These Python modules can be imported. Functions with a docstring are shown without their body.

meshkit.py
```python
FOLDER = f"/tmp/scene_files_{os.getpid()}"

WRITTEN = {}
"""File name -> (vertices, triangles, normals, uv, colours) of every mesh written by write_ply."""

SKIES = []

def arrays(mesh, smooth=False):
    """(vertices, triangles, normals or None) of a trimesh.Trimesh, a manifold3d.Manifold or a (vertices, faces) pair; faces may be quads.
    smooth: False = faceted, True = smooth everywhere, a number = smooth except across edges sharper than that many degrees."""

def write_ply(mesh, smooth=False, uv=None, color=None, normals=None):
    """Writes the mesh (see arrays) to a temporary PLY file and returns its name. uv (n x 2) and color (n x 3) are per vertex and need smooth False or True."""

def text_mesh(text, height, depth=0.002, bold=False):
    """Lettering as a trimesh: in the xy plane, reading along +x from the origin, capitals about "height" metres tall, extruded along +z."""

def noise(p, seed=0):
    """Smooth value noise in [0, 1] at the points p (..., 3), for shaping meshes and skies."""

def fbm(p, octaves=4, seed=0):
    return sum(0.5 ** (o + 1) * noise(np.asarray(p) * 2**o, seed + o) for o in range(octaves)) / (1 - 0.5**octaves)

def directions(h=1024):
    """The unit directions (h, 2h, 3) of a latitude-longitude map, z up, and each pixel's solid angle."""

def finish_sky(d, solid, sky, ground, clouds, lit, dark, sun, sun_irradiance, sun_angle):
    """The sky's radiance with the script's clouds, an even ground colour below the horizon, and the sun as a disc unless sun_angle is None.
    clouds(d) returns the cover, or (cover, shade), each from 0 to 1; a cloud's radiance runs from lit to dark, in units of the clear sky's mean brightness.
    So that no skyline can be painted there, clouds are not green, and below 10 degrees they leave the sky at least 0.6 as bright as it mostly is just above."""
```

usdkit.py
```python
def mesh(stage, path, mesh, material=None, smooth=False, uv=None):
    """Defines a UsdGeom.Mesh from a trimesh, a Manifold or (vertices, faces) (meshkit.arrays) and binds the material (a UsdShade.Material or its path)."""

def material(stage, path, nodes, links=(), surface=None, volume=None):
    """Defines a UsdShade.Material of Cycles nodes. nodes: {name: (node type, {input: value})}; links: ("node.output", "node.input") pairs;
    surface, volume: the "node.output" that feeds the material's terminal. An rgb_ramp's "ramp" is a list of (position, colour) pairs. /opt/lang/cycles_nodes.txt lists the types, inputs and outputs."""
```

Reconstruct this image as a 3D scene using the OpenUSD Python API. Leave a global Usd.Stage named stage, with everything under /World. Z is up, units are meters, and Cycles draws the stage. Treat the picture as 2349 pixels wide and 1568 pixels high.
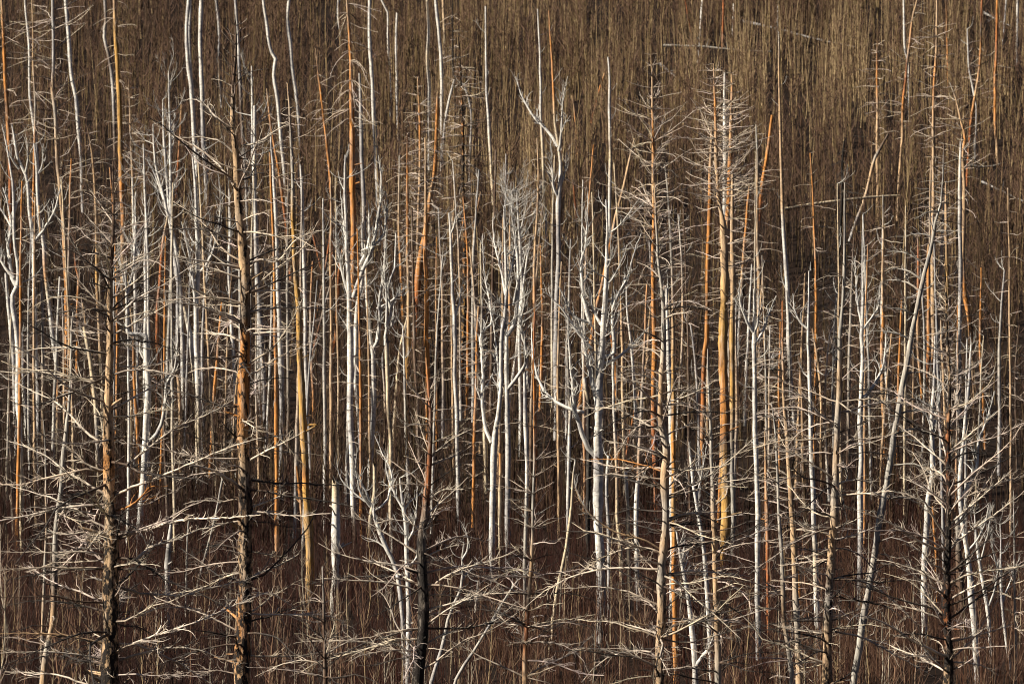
import math, random
import numpy as np
from scipy.interpolate import PchipInterpolator
import trimesh, usdkit, meshkit
from pxr import Usd, UsdGeom, UsdLux, UsdShade, Gf, Sdf, Vt

stage = Usd.Stage.CreateInMemory()
UsdGeom.SetStageUpAxis(stage, 'Z')
UsdGeom.SetStageMetersPerUnit(stage, 1.0)
UsdGeom.Xform.Define(stage, '/World')
UsdGeom.Scope.Define(stage, '/World/Looks')
random.seed(11)
rng = np.random.default_rng(11)
T_ = Sdf.ValueTypeNames

# ------------------------------------------------------------------ camera, sky, sun, exposure
cam = UsdGeom.Camera.Define(stage, '/World/camera')
cam.AddRotateXOp().Set(90.0)                       # at the origin, level, looking along +y
cam.CreateFocalLengthAttr(200.0)
cam.CreateHorizontalApertureAttr(36.0)
cam.CreateFStopAttr(4.0)
cam.CreateFocusDistanceAttr(124.0)
cam.CreateClippingRangeAttr(Gf.Vec2f(1.0, 5000.0))
cam.CreateExposureAttr(1.05)

SUN_AZ = math.radians(73.0)                        # off the line from the stand back to the camera, to the left
SUN_EL = math.radians(37.0)
sx, sy = -math.sin(SUN_AZ), -math.cos(SUN_AZ)
sun_dir = np.array([sx * math.cos(SUN_EL), sy * math.cos(SUN_EL), math.sin(SUN_EL)])
sky_mat = usdkit.material(stage, '/World/Looks/sky_light', {
    's': ('sky_texture', {'sky_type': 'single_scattering', 'sun_disc': False, 'altitude': 2600.0, 'aerosol_density': 0.2, 'sun_elevation': SUN_EL,
                          'sun_rotation': math.atan2(sx, sy)}),
    'b': ('background_shader', {'strength': 0.05})}, [('s.color', 'b.color')], surface='b.background')
dome = UsdLux.DomeLight.Define(stage, '/World/sky')
UsdShade.MaterialBindingAPI.Apply(dome.GetPrim()).Bind(sky_mat)
dome.GetPrim().SetCustomDataByKey('kind', 'structure')
sun = UsdLux.DistantLight.Define(stage, '/World/sun')
sun.CreateNormalizeAttr(True)
sun.CreateIntensityAttr(1.25)
sun.CreateAngleAttr(0.5)
sun.CreateColorAttr(Gf.Vec3f(1.0, 0.91, 0.77))
zaxis = Gf.Vec3d(*sun_dir)
sun.AddOrientOp(UsdGeom.XformOp.PrecisionDouble).Set(Gf.Quatd(Gf.Rotation(Gf.Vec3d(0, 0, 1), zaxis).GetQuat()))

# ------------------------------------------------------------------ picture points to places
K = 0.18 / 2349.0                                  # metres per picture unit and metre of distance
def at(x, y, Y):
    return np.array([(x - 1174.5) * K * Y, Y, (784.0 - y) * K * Y])
_gy = [-900, -500, -60, 0, 30, 60, 90, 115, 130, 140, 160, 175, 200, 225, 250, 280, 310, 400, 600, 1000, 1800]
_gz = [520, 290, 10, -1.7, -7, -13, -13.2, -10.8, -9.2, -8.5, -7.5, -6.6, -3.3, 1.45, 6.8, 13.6, 20.5, 45, 120, 330, 760]  # unseen ends raised into steep ridges to cut low sky light
_prof = PchipInterpolator(_gy, _gz)
def ground(x, y):
    x, y = np.asarray(x, float), np.asarray(y, float)
    n = 0.25 * np.sin(x * .21 + y * .13) + 0.18 * np.sin(x * .47 - y * .31 + 1.3) + 0.10 * np.sin(x * 1.1 + y * .9)
    return _prof(y) + n * np.clip((y - 20) / 60, 0, 1) + 0.42 * np.maximum(0, np.abs(x) - 90) ** 1.03  # last term lifts unseen side slopes, added to hide low sky
_yy = np.linspace(132, 330, 800)
_pp = 784.0 - _prof(_yy) / _yy / K                 # picture height of the ground at each distance
def Yof(p):
    return float(np.interp(-p, -_pp, _yy))

# ------------------------------------------------------------------ materials
def wood(name, scale, lo, hi, knots, rough=0.85, bump=0.5, grey=.6):
    nodes = {
        't': ('attribute', {'attribute': 'tint'}), 'c': ('attribute', {'attribute': 'char'}),
        'g': ('geometry', {}), 'm': ('mapping', {'mapping_type': 'point', 'scale': scale}),
        'n': ('noise_texture', {'scale': 1.0, 'detail': 6.0, 'roughness': 0.65}),
        'r': ('rgb_ramp', {'ramp': [(0.25, (lo,) * 3), (0.5, (0.9, 0.88, 0.86)), (0.72, (hi,) * 3)]}),
        'm3': ('mapping', {'mapping_type': 'point', 'scale': (2.6, 2.6, 1.5)}), 'n3': ('noise_texture', {'scale': 1.0, 'detail': 4.0, 'roughness': 0.6}),
        'r3': ('rgb_ramp', {'ramp': [(0.32, (.50, .50, .54)), (0.47, (.86, .86, .85)), (0.7, (1.12, 1.10, 1.06))]}),
        'x3': ('mix_color', {'blend_type': 'multiply', 'fac': 1.0, 'use_clamp': False}),
        'm4': ('mapping', {'mapping_type': 'point', 'scale': (5, 5, .9)}), 'n4': ('noise_texture', {'scale': 1.0, 'detail': 6.0, 'roughness': 0.7}),
        'k4': ('map_range', {'range_type': 'smoothstep', 'from_min': .46, 'from_max': .66, 'to_min': 0.0, 'to_max': grey, 'clamp': True}),
        'x4': ('mix_color', {'blend_type': 'mix', 'b': (.46, .40, .34)}),
        'x': ('mix_color', {'blend_type': 'multiply', 'fac': 1.0, 'use_clamp': False}),
        'm2': ('mapping', {'mapping_type': 'point', 'scale': knots}),
        'n2': ('noise_texture', {'scale': 1.0, 'detail': 5.0, 'roughness': 0.7}),
        'a': ('math', {'math_type': 'add'}),
        'k': ('map_range', {'range_type': 'smoothstep', 'from_min': 0.93, 'from_max': 1.03, 'to_min': 0.0, 'to_max': 1.0, 'clamp': True}),
        'y': ('mix_color', {'blend_type': 'mix', 'b': (0.020, 0.016, 0.014)}),
        'h': ('math', {'math_type': 'multiply_add', 'value2': 0.8}),
        'u': ('bump', {'strength': bump, 'distance': 0.03}),
        'p': ('principled_bsdf', {'roughness': rough, 'specular_ior_level': 0.18})}
    links = [('g.position', 'm.vector'), ('m.vector', 'n.vector'), ('n.fac', 'r.fac'), ('t.color', 'x4.a'), ('g.position', 'm4.vector'), ('m4.vector', 'n4.vector'), ('n4.fac', 'k4.value'), ('k4.result', 'x4.fac'), ('x4.result', 'x3.a'), ('g.position', 'm3.vector'), ('m3.vector', 'n3.vector'), ('n3.fac', 'r3.fac'), ('r3.color', 'x3.b'), ('x3.result', 'x.a'), ('r.color', 'x.b'),
             ('g.position', 'm2.vector'), ('m2.vector', 'n2.vector'), ('n2.fac', 'a.value1'), ('c.fac', 'a.value2'),
             ('a.value', 'k.value'), ('k.result', 'y.fac'), ('x.result', 'y.a'), ('k.result', 'h.value1'), ('n.fac', 'h.value3'),
             ('h.value', 'u.height'), ('u.normal', 'p.normal'), ('y.result', 'p.base_color')]
    return usdkit.material(stage, '/World/Looks/' + name, nodes, links, surface='p.BSDF')
M = {
    'aspen': wood('aspen_bark', (8, 8, 11), 0.40, 1.08, (7, 7, 10), grey=.45),
    'conifer': wood('conifer_wood', (20, 20, 2.2), 0.35, 1.25, (11, 11, 5), bump=1.0),
    'branch': wood('branch_wood', (14, 14, 14), 0.5, 1.15, (3, 3, 3), bump=0.2, grey=.2),
}
def plain(name, a, b, scale, rough=0.9):
    return usdkit.material(stage, '/World/Looks/' + name, {
        'g': ('geometry', {}), 'm': ('mapping', {'mapping_type': 'point', 'scale': scale}),
        'n': ('noise_texture', {'scale': 1.0, 'detail': 8.0, 'roughness': 0.7}),
        'r': ('rgb_ramp', {'ramp': [(0.35, a), (0.68, b)]}),
        'u': ('bump', {'strength': 0.8, 'distance': 0.08}),
        'p': ('principled_bsdf', {'roughness': rough, 'specular_ior_level': 0.1})},
        [('g.position', 'm.vector'), ('m.vector', 'n.vector'), ('n.fac', 'r.fac'), ('r.color', 'p.base_color'),
         ('n.fac', 'u.height'), ('u.normal', 'p.normal')], surface='p.BSDF')
M['ground'] = plain('forest_floor', (0.006, 0.004, 0.003), (0.024, 0.014, 0.009), (1.6, 1.6, 1.6))
M['sapling'] = usdkit.material(stage, '/World/Looks/sapling_bark', {
    't': ('attribute', {'attribute': 'tint'}),
    'p': ('principled_bsdf', {'roughness': 0.7, 'specular_ior_level': 0.2})}, [('t.color', 'p.base_color')], surface='p.BSDF')

# ------------------------------------------------------------------ shape helpers
def unit(v):
    return v / np.maximum(np.linalg.norm(v, axis=-1, keepdims=True), 1e-9)

def tubes(P, R, sides, rough=0.0):
    """N polylines of k points as tubes: (vertices, triangles, normals, index of the point along each line)."""
    P, R = np.asarray(P, float), np.asarray(R, float)
    N, k, _ = P.shape
    t = unit(np.gradient(P, axis=1))
    ref = np.where(np.abs(t[:, :1, 2:3]) < 0.9, np.array([0, 0, 1.0]), np.array([1.0, 0, 0]))
    a = unit(np.cross(t, np.broadcast_to(ref, t.shape)))
    b = np.cross(t, a)
    ang = np.arange(sides) * 2 * np.pi / sides
    d = np.cos(ang)[None, None, :, None] * a[:, :, None] + np.sin(ang)[None, None, :, None] * b[:, :, None]
    rr = R[:, :, None, None] * (1.0 if not rough else (1 + rough * rng.normal(size=(N, k, sides, 1))))
    V = (P[:, :, None] + rr * d).reshape(-1, 3)
    i, j = np.meshgrid(np.arange(k - 1), np.arange(sides), indexing='ij')
    q = np.stack([i * sides + j, (i + 1) * sides + j, (i + 1) * sides + (j + 1) % sides, i * sides + (j + 1) % sides], -1).reshape(-1, 4)
    F = np.vstack([q[:, [0, 2, 1]], q[:, [0, 3, 2]]])
    F = (F[None] + (np.arange(N) * k * sides)[:, None, None]).reshape(-1, 3)
    return V, F, d.reshape(-1, 3), np.tile(np.repeat(np.arange(k), sides), N)

class MB:
    """Collects tubes into one mesh with a tint and a char value at every vertex."""
    def __init__(self):
        self.v, self.f, self.n, self.t, self.c, self.k = [], [], [], [], [], 0
    def add(self, v, f, n, tint, char):
        self.v.append(v); self.f.append(f + self.k); self.n.append(n); self.k += len(v)
        self.t.append(np.broadcast_to(tint, (len(v), 3))); self.c.append(np.broadcast_to(char, (len(v),)))
    def tube(self, P, R, sides, tint, char, rough=0.0):
        P, R = np.asarray(P, float), np.asarray(R, float)
        if P.ndim == 2:
            P, R = P[None], R[None]
        v, f, n, idx = tubes(P, R, sides, rough)
        k = P.shape[1]
        tint, char = np.asarray(tint, float), np.asarray(char, float)
        if tint.ndim == 2 and len(tint) == k and P.shape[0] == 1: tint = tint[idx]
        elif tint.ndim == 2 and len(tint) == P.shape[0]: tint = np.repeat(tint, len(idx) // P.shape[0], 0)
        if char.ndim == 1 and len(char) == k and P.shape[0] == 1: char = char[idx]
        self.add(v, f, n, tint, char)
    def build(self, path, mat, origin=(0, 0, 0)):
        v = np.vstack(self.v) - np.asarray(origin)
        m = UsdGeom.Mesh.Define(stage, path)
        f = np.vstack(self.f)
        m.CreatePointsAttr(Vt.Vec3fArray.FromNumpy(v.astype(np.float32)))
        m.CreateFaceVertexCountsAttr(Vt.IntArray.FromNumpy(np.full(len(f), 3, np.int32)))
        m.CreateFaceVertexIndicesAttr(Vt.IntArray.FromNumpy(f.astype(np.int32).ravel()))
        m.CreateSubdivisionSchemeAttr('none')
        m.CreateNormalsAttr(Vt.Vec3fArray.FromNumpy(np.vstack(self.n).astype(np.float32)))
        m.SetNormalsInterpolation('vertex')
        pv = UsdGeom.PrimvarsAPI(m)
        pv.CreatePrimvar('tint', T_.Color3fArray, 'vertex').Set(Vt.Vec3fArray.FromNumpy(np.vstack(self.t).astype(np.float32)))
        pv.CreatePrimvar('char', T_.FloatArray, 'vertex').Set(Vt.FloatArray.FromNumpy(np.concatenate(self.c).astype(np.float32)))
        UsdShade.MaterialBindingAPI.Apply(m.GetPrim()).Bind(mat)
        return m.GetPrim()

used = {}
def numbered(parent, name):
    k = used.get((parent, name), 0)
    used[(parent, name)] = k + 1
    return f'{parent}/{name}' + (f'_{k:03d}' if k else '')
def tag(p, label=None, category=None, group=None, kind=None):
    for key, val in (('label', label), ('category', category), ('group', group), ('kind', kind)):
        if val: p.SetCustomDataByKey(key, val)
    return p
def thing(name, origin, label, category, group=None):
    x = UsdGeom.Xform.Define(stage, numbered('/World', name))
    x.AddTranslateOp().Set(Gf.Vec3d(*map(float, origin)))
    return tag(x.GetPrim(), label, category, group)

# ------------------------------------------------------------------ ground
gx = np.unique(np.concatenate([np.linspace(-900, -45, 36), np.linspace(-45, 45, 120), np.linspace(45, 900, 36)]))
gyv = np.unique(np.concatenate([np.linspace(-900, 100, 50), np.linspace(100, 330, 220), np.linspace(330, 1800, 40)]))
X, Yg = np.meshgrid(gx, gyv)
V = np.stack([X, Yg, ground(X, Yg)], -1).reshape(-1, 3)
V[:, 2] += 0.06 * rng.normal(size=len(V)) * (np.abs(V[:, 0]) < 45)
i, j = np.meshgrid(np.arange(len(gyv) - 1), np.arange(len(gx) - 1), indexing='ij')
w = len(gx)
Q = np.stack([i * w + j, i * w + j + 1, (i + 1) * w + j + 1, (i + 1) * w + j], -1).reshape(-1, 4)
g = usdkit.mesh(stage, '/World/hillside_ground', (V, Q), M['ground'], smooth=True)
tag(g.GetPrim(), 'dark brown forest floor rising as a hillside, unseen slopes raised to block sky light', 'ground', kind='structure')

# ------------------------------------------------------------------ dead trees
COL = {'W': (.73, .715, .68), 'C': (.72, .60, .42), 'G': (.42, .41, .41), 'O': (.62, .275, .080), 'T': (.58, .40, .24),
       'B': (.030, .026, .024), 'R': (.42, .15, .055), 'Y': (.56, .33, .10), 'K': (.13, .085, .06), 'L': (.45, .43, .39)}
TILES = {'A': (0, 0), 'B': (582.5, 0), 'C': (1165, 0), 'D': (1738, 0), 'E': (0, 769.5), 'F': (582.5, 769.5), 'G': (1165, 769.5), 'H': (1738, 769.5)}
S = 0.5094
def parse(s):
    """'A x,y,w,colour x,y ...' -> picture points, widths and colours along a line."""
    o, sc, P, Wd, C, col = (0, 0), 1.0, [], [], [], None
    for tok in s.split():
        if tok in TILES: o, sc = TILES[tok], S
        elif tok == 'Q': o, sc = (0, 0), 1.0
        else:
            q = tok.split(',')
            P.append((o[0] + sc * float(q[0]), o[1] + sc * float(q[1])))
            Wd.append(sc * float(q[2]) if len(q) > 2 and q[2] else np.nan)
            col = q[3] if len(q) > 3 else col
            C.append(COL[col] if col else (np.nan,) * 3)
    P, Wd = np.array(P), np.array(Wd)
    d = np.concatenate([[0], np.cumsum(np.linalg.norm(np.diff(P, axis=0), axis=1))])
    ok = ~np.isnan(Wd)
    Wd = np.interp(d, d[ok], Wd[ok]) if ok.any() else None
    return P, Wd, np.array(C), d

def resample(P, vals, step):
    d = np.concatenate([[0], np.cumsum(np.linalg.norm(np.diff(P, axis=0), axis=1))])
    n = max(4, int(d[-1] / step) + 1)
    s = np.linspace(0, d[-1], n)
    out = np.stack([PchipInterpolator(d, P[:, k])(s) for k in range(P.shape[1])], 1) if len(P) > 2 else np.stack([np.interp(s, d, P[:, k]) for k in range(P.shape[1])], 1)
    return out, [np.stack([np.interp(s, d, v[:, k]) for k in range(v.shape[1])], 1) if v.ndim == 2 else np.interp(s, d, v) for v in vals]

GRP = {'aspen': 'dead white aspens of the burnt stand', 'conifer': 'dead conifers of the burnt stand', 'trunk': 'bare burnt conifer trunks', 'snag': 'broken snags'}
NAME = {'aspen': 'dead_aspen', 'conifer': 'dead_conifer', 'trunk': 'burnt_trunk', 'snag': 'broken_snag'}
CAT = {'aspen': 'aspen', 'conifer': 'conifer', 'trunk': 'dead tree', 'snag': 'snag'}
BR = {'aspen': (.60, .58, .55), 'conifer': (.78, .69, .58), 'trunk': (.52, .38, .26), 'snag': (.5, .46, .4)}
COUNT = {'branch': 0, 'tri': 0}

def add_twigs(mb, P, R, n, length, tint, char, m_per, upward=0.25, flat=0.45, sides=3, second=True):
    """n side twigs on a branch polyline P, batched."""
    if n <= 0: return
    k = len(P)
    u = rng.uniform(0.18, 0.97, n) * (k - 1)
    i0 = np.minimum(u.astype(int), k - 2)
    fr = (u - i0)[:, None]
    base = P[i0] * (1 - fr) + P[i0 + 1] * fr
    tan = unit(P[i0 + 1] - P[i0])
    side = rng.normal(size=(n, 3)); side[:, 2] *= flat
    side = unit(side - tan * (side * tan).sum(1, keepdims=True))
    d = unit(tan * rng.uniform(.7, 1.4, (n, 1)) + side * rng.uniform(.6, 1.1, (n, 1)) + np.array([0, 0, upward]) * rng.uniform(.2, 1.6, (n, 1)))
    L = length * rng.uniform(.35, 1.15, n) * (1.05 - .5 * u / (k - 1))
    bend = unit(d + rng.normal(size=(n, 3)) * .35 + np.array([0, 0, upward * .8]))
    p1 = base + d * (L * .45)[:, None]
    p2 = p1 + bend * (L * .3)[:, None]
    p3 = p2 + unit(bend + rng.normal(size=(n, 3)) * .45) * (L * .3)[:, None]
    r0 = np.clip(np.interp(u, np.arange(k), R) * .5, m_per * .30, None)
    mb.tube(np.stack([base, p1, p2, p3], 1), np.stack([r0, r0 * .75, r0 * .55, r0 * .3], 1), sides, np.asarray(tint) * rng.uniform(.55, 1.15, (n, 1)), char)
    if second:
        s = rng.random(n) < .6
        if s.any():
            q0 = (base * .55 + p1 * .45)[s] + (p1 - base)[s] * .2
            dd = unit(d[s] + rng.normal(size=(s.sum(), 3)) * .6)
            q1 = q0 + dd * (L[s] * .45)[:, None]
            mb.tube(np.stack([q0, q1], 1), np.stack([r0[s] * .6, r0[s] * .3], 1), sides, np.asarray(tint) * .9, char)

def tree(kind, label, trunk, b=None, Y=None, limbs=(), con=None, tw=None, stubs=None, col=None, char=0.0, charlow=0.0, dark=.18, hero=(), crown_parts=True):
    """kind and label; trunk: parse() string from the top down; b: picture height where it sinks into the thicket, or Y: its distance;
    limbs: [(string, width at foot)]; con: [(y0, y1, n, length, lift in degrees, bend)] rings of conifer branches; tw: (n, length) upright aspen twigs."""
    Y = Y or Yof(b + 55) + rng.uniform(-2, 2)
    mp = K * Y                                     # metres per picture unit
    P, Wd, C, d = parse(trunk)
    big = Wd.max() > 15
    bcol = np.array(COL[col]) if col else np.array(BR[kind])
    if P[0, 1] <= 3:                               # goes on above the frame
        ex = rng.uniform(120, 330)
        P = np.vstack([P[0] + (P[0] - P[1]) / max(1, np.linalg.norm(P[0] - P[1])) * ex * np.array([.5, 1]), P])
        P[0, 1] = P[1, 1] - ex
        Wd, C = np.concatenate([[Wd[0] * .35], Wd]), np.vstack([C[:1], C])
    foot_x = P[-1, 0] + (P[-1, 0] - P[-2, 0]) / max(20, abs(P[-1, 1] - P[-2, 1])) * 60
    gz = float(ground((foot_x - 1174.5) * K * Y, Y)) - .25
    foot_y = 784 - gz / mp
    if foot_y > P[-1, 1] + 8:
        P = np.vstack([P, [foot_x, foot_y]])
        Wd, C = np.concatenate([Wd, [Wd[-1] * (1.0 + .0006 * (foot_y - P[-2, 1]))]]), np.vstack([C, C[-1:]])
    lean = rng.normal() * .03                      # a little lean towards or away
    P3 = np.array([at(x, y, Y) for x, y in P])
    P3[:, 1] += (P3[:, 2] - gz) * lean
    R3 = Wd * mp * .5
    step = .22 if big else .35
    Q, (R, Ct) = resample(P3, [R3, C], step)
    hgt = np.linspace(1, 0, len(Q))
    Q[:, :2] += np.cumsum(rng.normal(size=(len(Q), 2)) * .006, 0) - np.linspace(0, 1, len(Q))[:, None] * 0
    ph = rng.uniform(0, 9, 4)
    z = Q[:, 2]
    R = R * (1 + .06 * np.sin(z * 2.3 + ph[0]) + .05 * np.sin(z * 5.1 + ph[1]) + .03 * rng.normal(size=len(R)))
    # bottom charring rises from the ground
    ch = np.clip(char + {'aspen': .335, 'conifer': .285, 'trunk': .285, 'snag': .16}[kind] + charlow * np.clip(1.35 - (z - gz) / 7.0, 0, 1), -1, 1)
    origin = Q[-1] + np.array([0, 0, .25])
    group = GRP[kind]
    o = thing(NAME[kind], origin, label, CAT[kind], group)
    path = str(o.GetPath())
    mat = M['aspen'] if kind == 'aspen' or (kind == 'snag' and col == 'W') else M['conifer']
    mb = MB()
    sides = 14 if big else 8
    mb.tube(Q, R, sides, Ct, ch, rough=.05 if big else .02)
    # broken or tapering tip
    ring = mb.v[0][:sides]
    ring[:, 2] += rng.uniform(-.4, 1.2, sides) * R[0] * (2.2 if kind == 'snag' else .8)
    cen = Q[0] + np.array([0, 0, -R[0] * .3])
    cf = np.array([[0, 1 + k, 1 + (k + 1) % sides] for k in range(sides)])
    mb.add(np.vstack([cen, ring]), cf, np.tile([0, 0, 1.0], (sides + 1, 1)), Ct[0] * .8, ch[0])
    # stubs of broken branches
    ns = stubs if stubs is not None else {'aspen': 10, 'conifer': 12, 'trunk': 14, 'snag': 4}[kind]
    if ns:
        ii = rng.integers(2, max(3, int(len(Q) * .85)), ns)
        az = rng.uniform(0, 6.283, ns)
        dv = np.stack([np.cos(az), np.sin(az), rng.uniform(-.1, .7, ns)], 1)
        L = R[ii] * rng.uniform(1.2, 2.6 if kind == 'aspen' else 4.5, ns)
        r0 = np.maximum(R[ii] * rng.uniform(.12, .34, ns), .3 * mp)
        mb.tube(np.stack([Q[ii], Q[ii] + dv * L[:, None]], 1), np.stack([r0 * 1.3, r0 * .6], 1), 5, Ct[ii] * rng.uniform(.35, 1, (ns, 1)), .2)
    mb.build(path + '/trunk', mat, origin)
    crown = MB()
    def finish(Pb, Rb, tint, cv, ntw, ltw, upward, flat, longpx):
        t = MB() if longpx > 55 else crown
        if kind == 'aspen': t.tube(Pb, Rb, 6 if longpx > 120 else 4, tint, cv)
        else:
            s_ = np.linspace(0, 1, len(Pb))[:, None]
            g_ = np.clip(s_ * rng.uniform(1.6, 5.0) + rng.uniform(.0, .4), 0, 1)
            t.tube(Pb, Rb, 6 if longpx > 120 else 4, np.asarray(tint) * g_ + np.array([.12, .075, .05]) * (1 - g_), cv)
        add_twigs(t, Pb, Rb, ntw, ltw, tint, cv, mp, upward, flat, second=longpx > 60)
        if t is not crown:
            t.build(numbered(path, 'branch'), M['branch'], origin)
            COUNT['branch'] += 1
    trace = [(s, wd, 'limb') for s, wd in limbs] + [(s, wd, 'hero') for s, wd in hero]
    for s, wd, how in trace:
        pp, ww, cc, dd = parse(s)
        dn = dd / dd[-1]
        i = int(np.argmin(np.abs(Q[:, 2] - (784 - pp[0, 1]) * mp)))
        depth = rng.uniform(-.75, .75) if how == 'hero' else rng.uniform(-.4, .4)
        p3 = np.array([at(x, y, Y) for x, y in pp])
        p3[:, 1] += Q[i, 1] - Y + dn * dd[-1] * mp * depth
        p3[0] = .6 * p3[0] + .4 * np.array([Q[i, 0], Q[i, 1], p3[0, 2]])
        rr = wd * (.72 if how == 'hero' else 1) * mp * .5 * (1 - .82 * dn ** 1.1)
        tint = bcol if kind != 'aspen' else np.array(COL['W'])
        if cc.shape and not np.isnan(cc).any(): tint = cc[0]
        pb, (rb,) = resample(p3, [rr], max(.16, 14 * mp))
        pb[1:] += rng.normal(size=(len(pb) - 1, 3)) * .006 * np.minimum(1, dn[-1])
        rb = np.maximum(rb, .32 * mp)
        isl = how == 'limb'
        n = int(dd[-1] / (10 if not isl else 9))
        finish(pb, rb, tint * rng.uniform(.85, 1.1), char + (.10 if not isl else 0), n, (60 if not isl else 55) * mp, .25 if not isl else .7, .45 if not isl else .8, 200)
    for (y0, y1, n, Lp, lift, bend) in (con or ()):
        n = int(n * (2.4 if n >= 75 else 1.75))
        seedq = rng.uniform(0, 99)
        for q in range(n):
            f = (q + rng.uniform(0, 1)) / n
            yy = y0 + (y1 - y0) * f
            if rng.random() > .35 + .65 * (math.sin(yy * .045 + seedq) + math.sin(yy * .083 + 2 * seedq) > -.55): continue
            i = int(np.argmin(np.abs(Q[:, 2] - (784 - yy) * mp)))
            top = np.clip((yy - P[0, 1]) / max(60, Lp * 1.9), 0.06, 1)
            Lm = Lp * mp * (.15 + .85 * top ** .8) * rng.choice([rng.uniform(.12, .55), rng.uniform(.6, 1.3)], p=[.3, .7])
            az = rng.uniform(0, 6.283)
            k = 7
            el = math.radians(lift) + rng.normal() * .16 + np.linspace(0, 1, k - 1) * math.radians(bend) * rng.uniform(.6, 1.4)
            aa = az + np.cumsum(rng.normal(size=k - 1) * .17)
            el = el + np.cumsum(rng.normal(size=k - 1) * .14)
            dv = np.stack([np.cos(aa) * np.cos(el), np.sin(aa) * np.cos(el), np.sin(el)], 1) * Lm / (k - 1)
            pb = np.vstack([Q[i], Q[i] + np.cumsum(dv, 0)])
            r0 = np.clip(.007 + .0075 * Lm, .45 * mp, max(.5 * mp, .40 * R[i]))
            rb = r0 * (1 - .75 * np.linspace(0, 1, k) ** .9)
            rb = np.maximum(rb, .27 * mp)
            isdark = rng.random() < dark * (1.6 if Y < 130 else 1)
            tint = bcol * rng.uniform(.6, 1.08) * np.array([1, rng.uniform(.93, 1.0), rng.uniform(.88, 1.06)])
            if isdark: tint = np.array(COL['B']) * 1.6
            Lpx = Lm / mp
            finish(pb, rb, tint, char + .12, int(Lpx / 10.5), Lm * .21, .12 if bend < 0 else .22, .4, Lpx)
    if tw:
        n, Lp = tw
        top = Q[: max(4, int(len(Q) * .45))]
        Rt = R[: len(top)]
        tgt = bcol if kind != 'aspen' else np.array(COL['W']) * .92
        for q in range(n):
            i = int(rng.uniform(0, len(top) - 2))
            Lm = Lp * mp * rng.uniform(.35, 1.1)
            az = rng.uniform(0, 6.283)
            k = 6
            el = np.linspace(rng.uniform(.15, .8), rng.uniform(.9, 1.4), k - 1) + np.cumsum(rng.normal(size=k - 1) * .12)
            aa = az + np.cumsum(rng.normal(size=k - 1) * .2)
            dv = np.stack([np.cos(aa) * np.cos(el), np.sin(aa) * np.cos(el), np.sin(el)], 1) * Lm / (k - 1)
            pb = np.vstack([Q[i], Q[i] + np.cumsum(dv, 0)])
            r0 = np.clip(.008 + .0085 * Lm, .5 * mp, max(.55 * mp, .5 * R[i]))
            rb = np.maximum(r0 * (1 - .7 * np.linspace(0, 1, k)), .28 * mp)
            finish(pb, rb, tgt * rng.uniform(.8, 1.08), char, int(Lm / mp / 10), Lm * .38, .5, .8, Lm / mp)
    if crown.k:
        crown.build(path + '/crown', M['branch'], origin)
    return o

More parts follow.
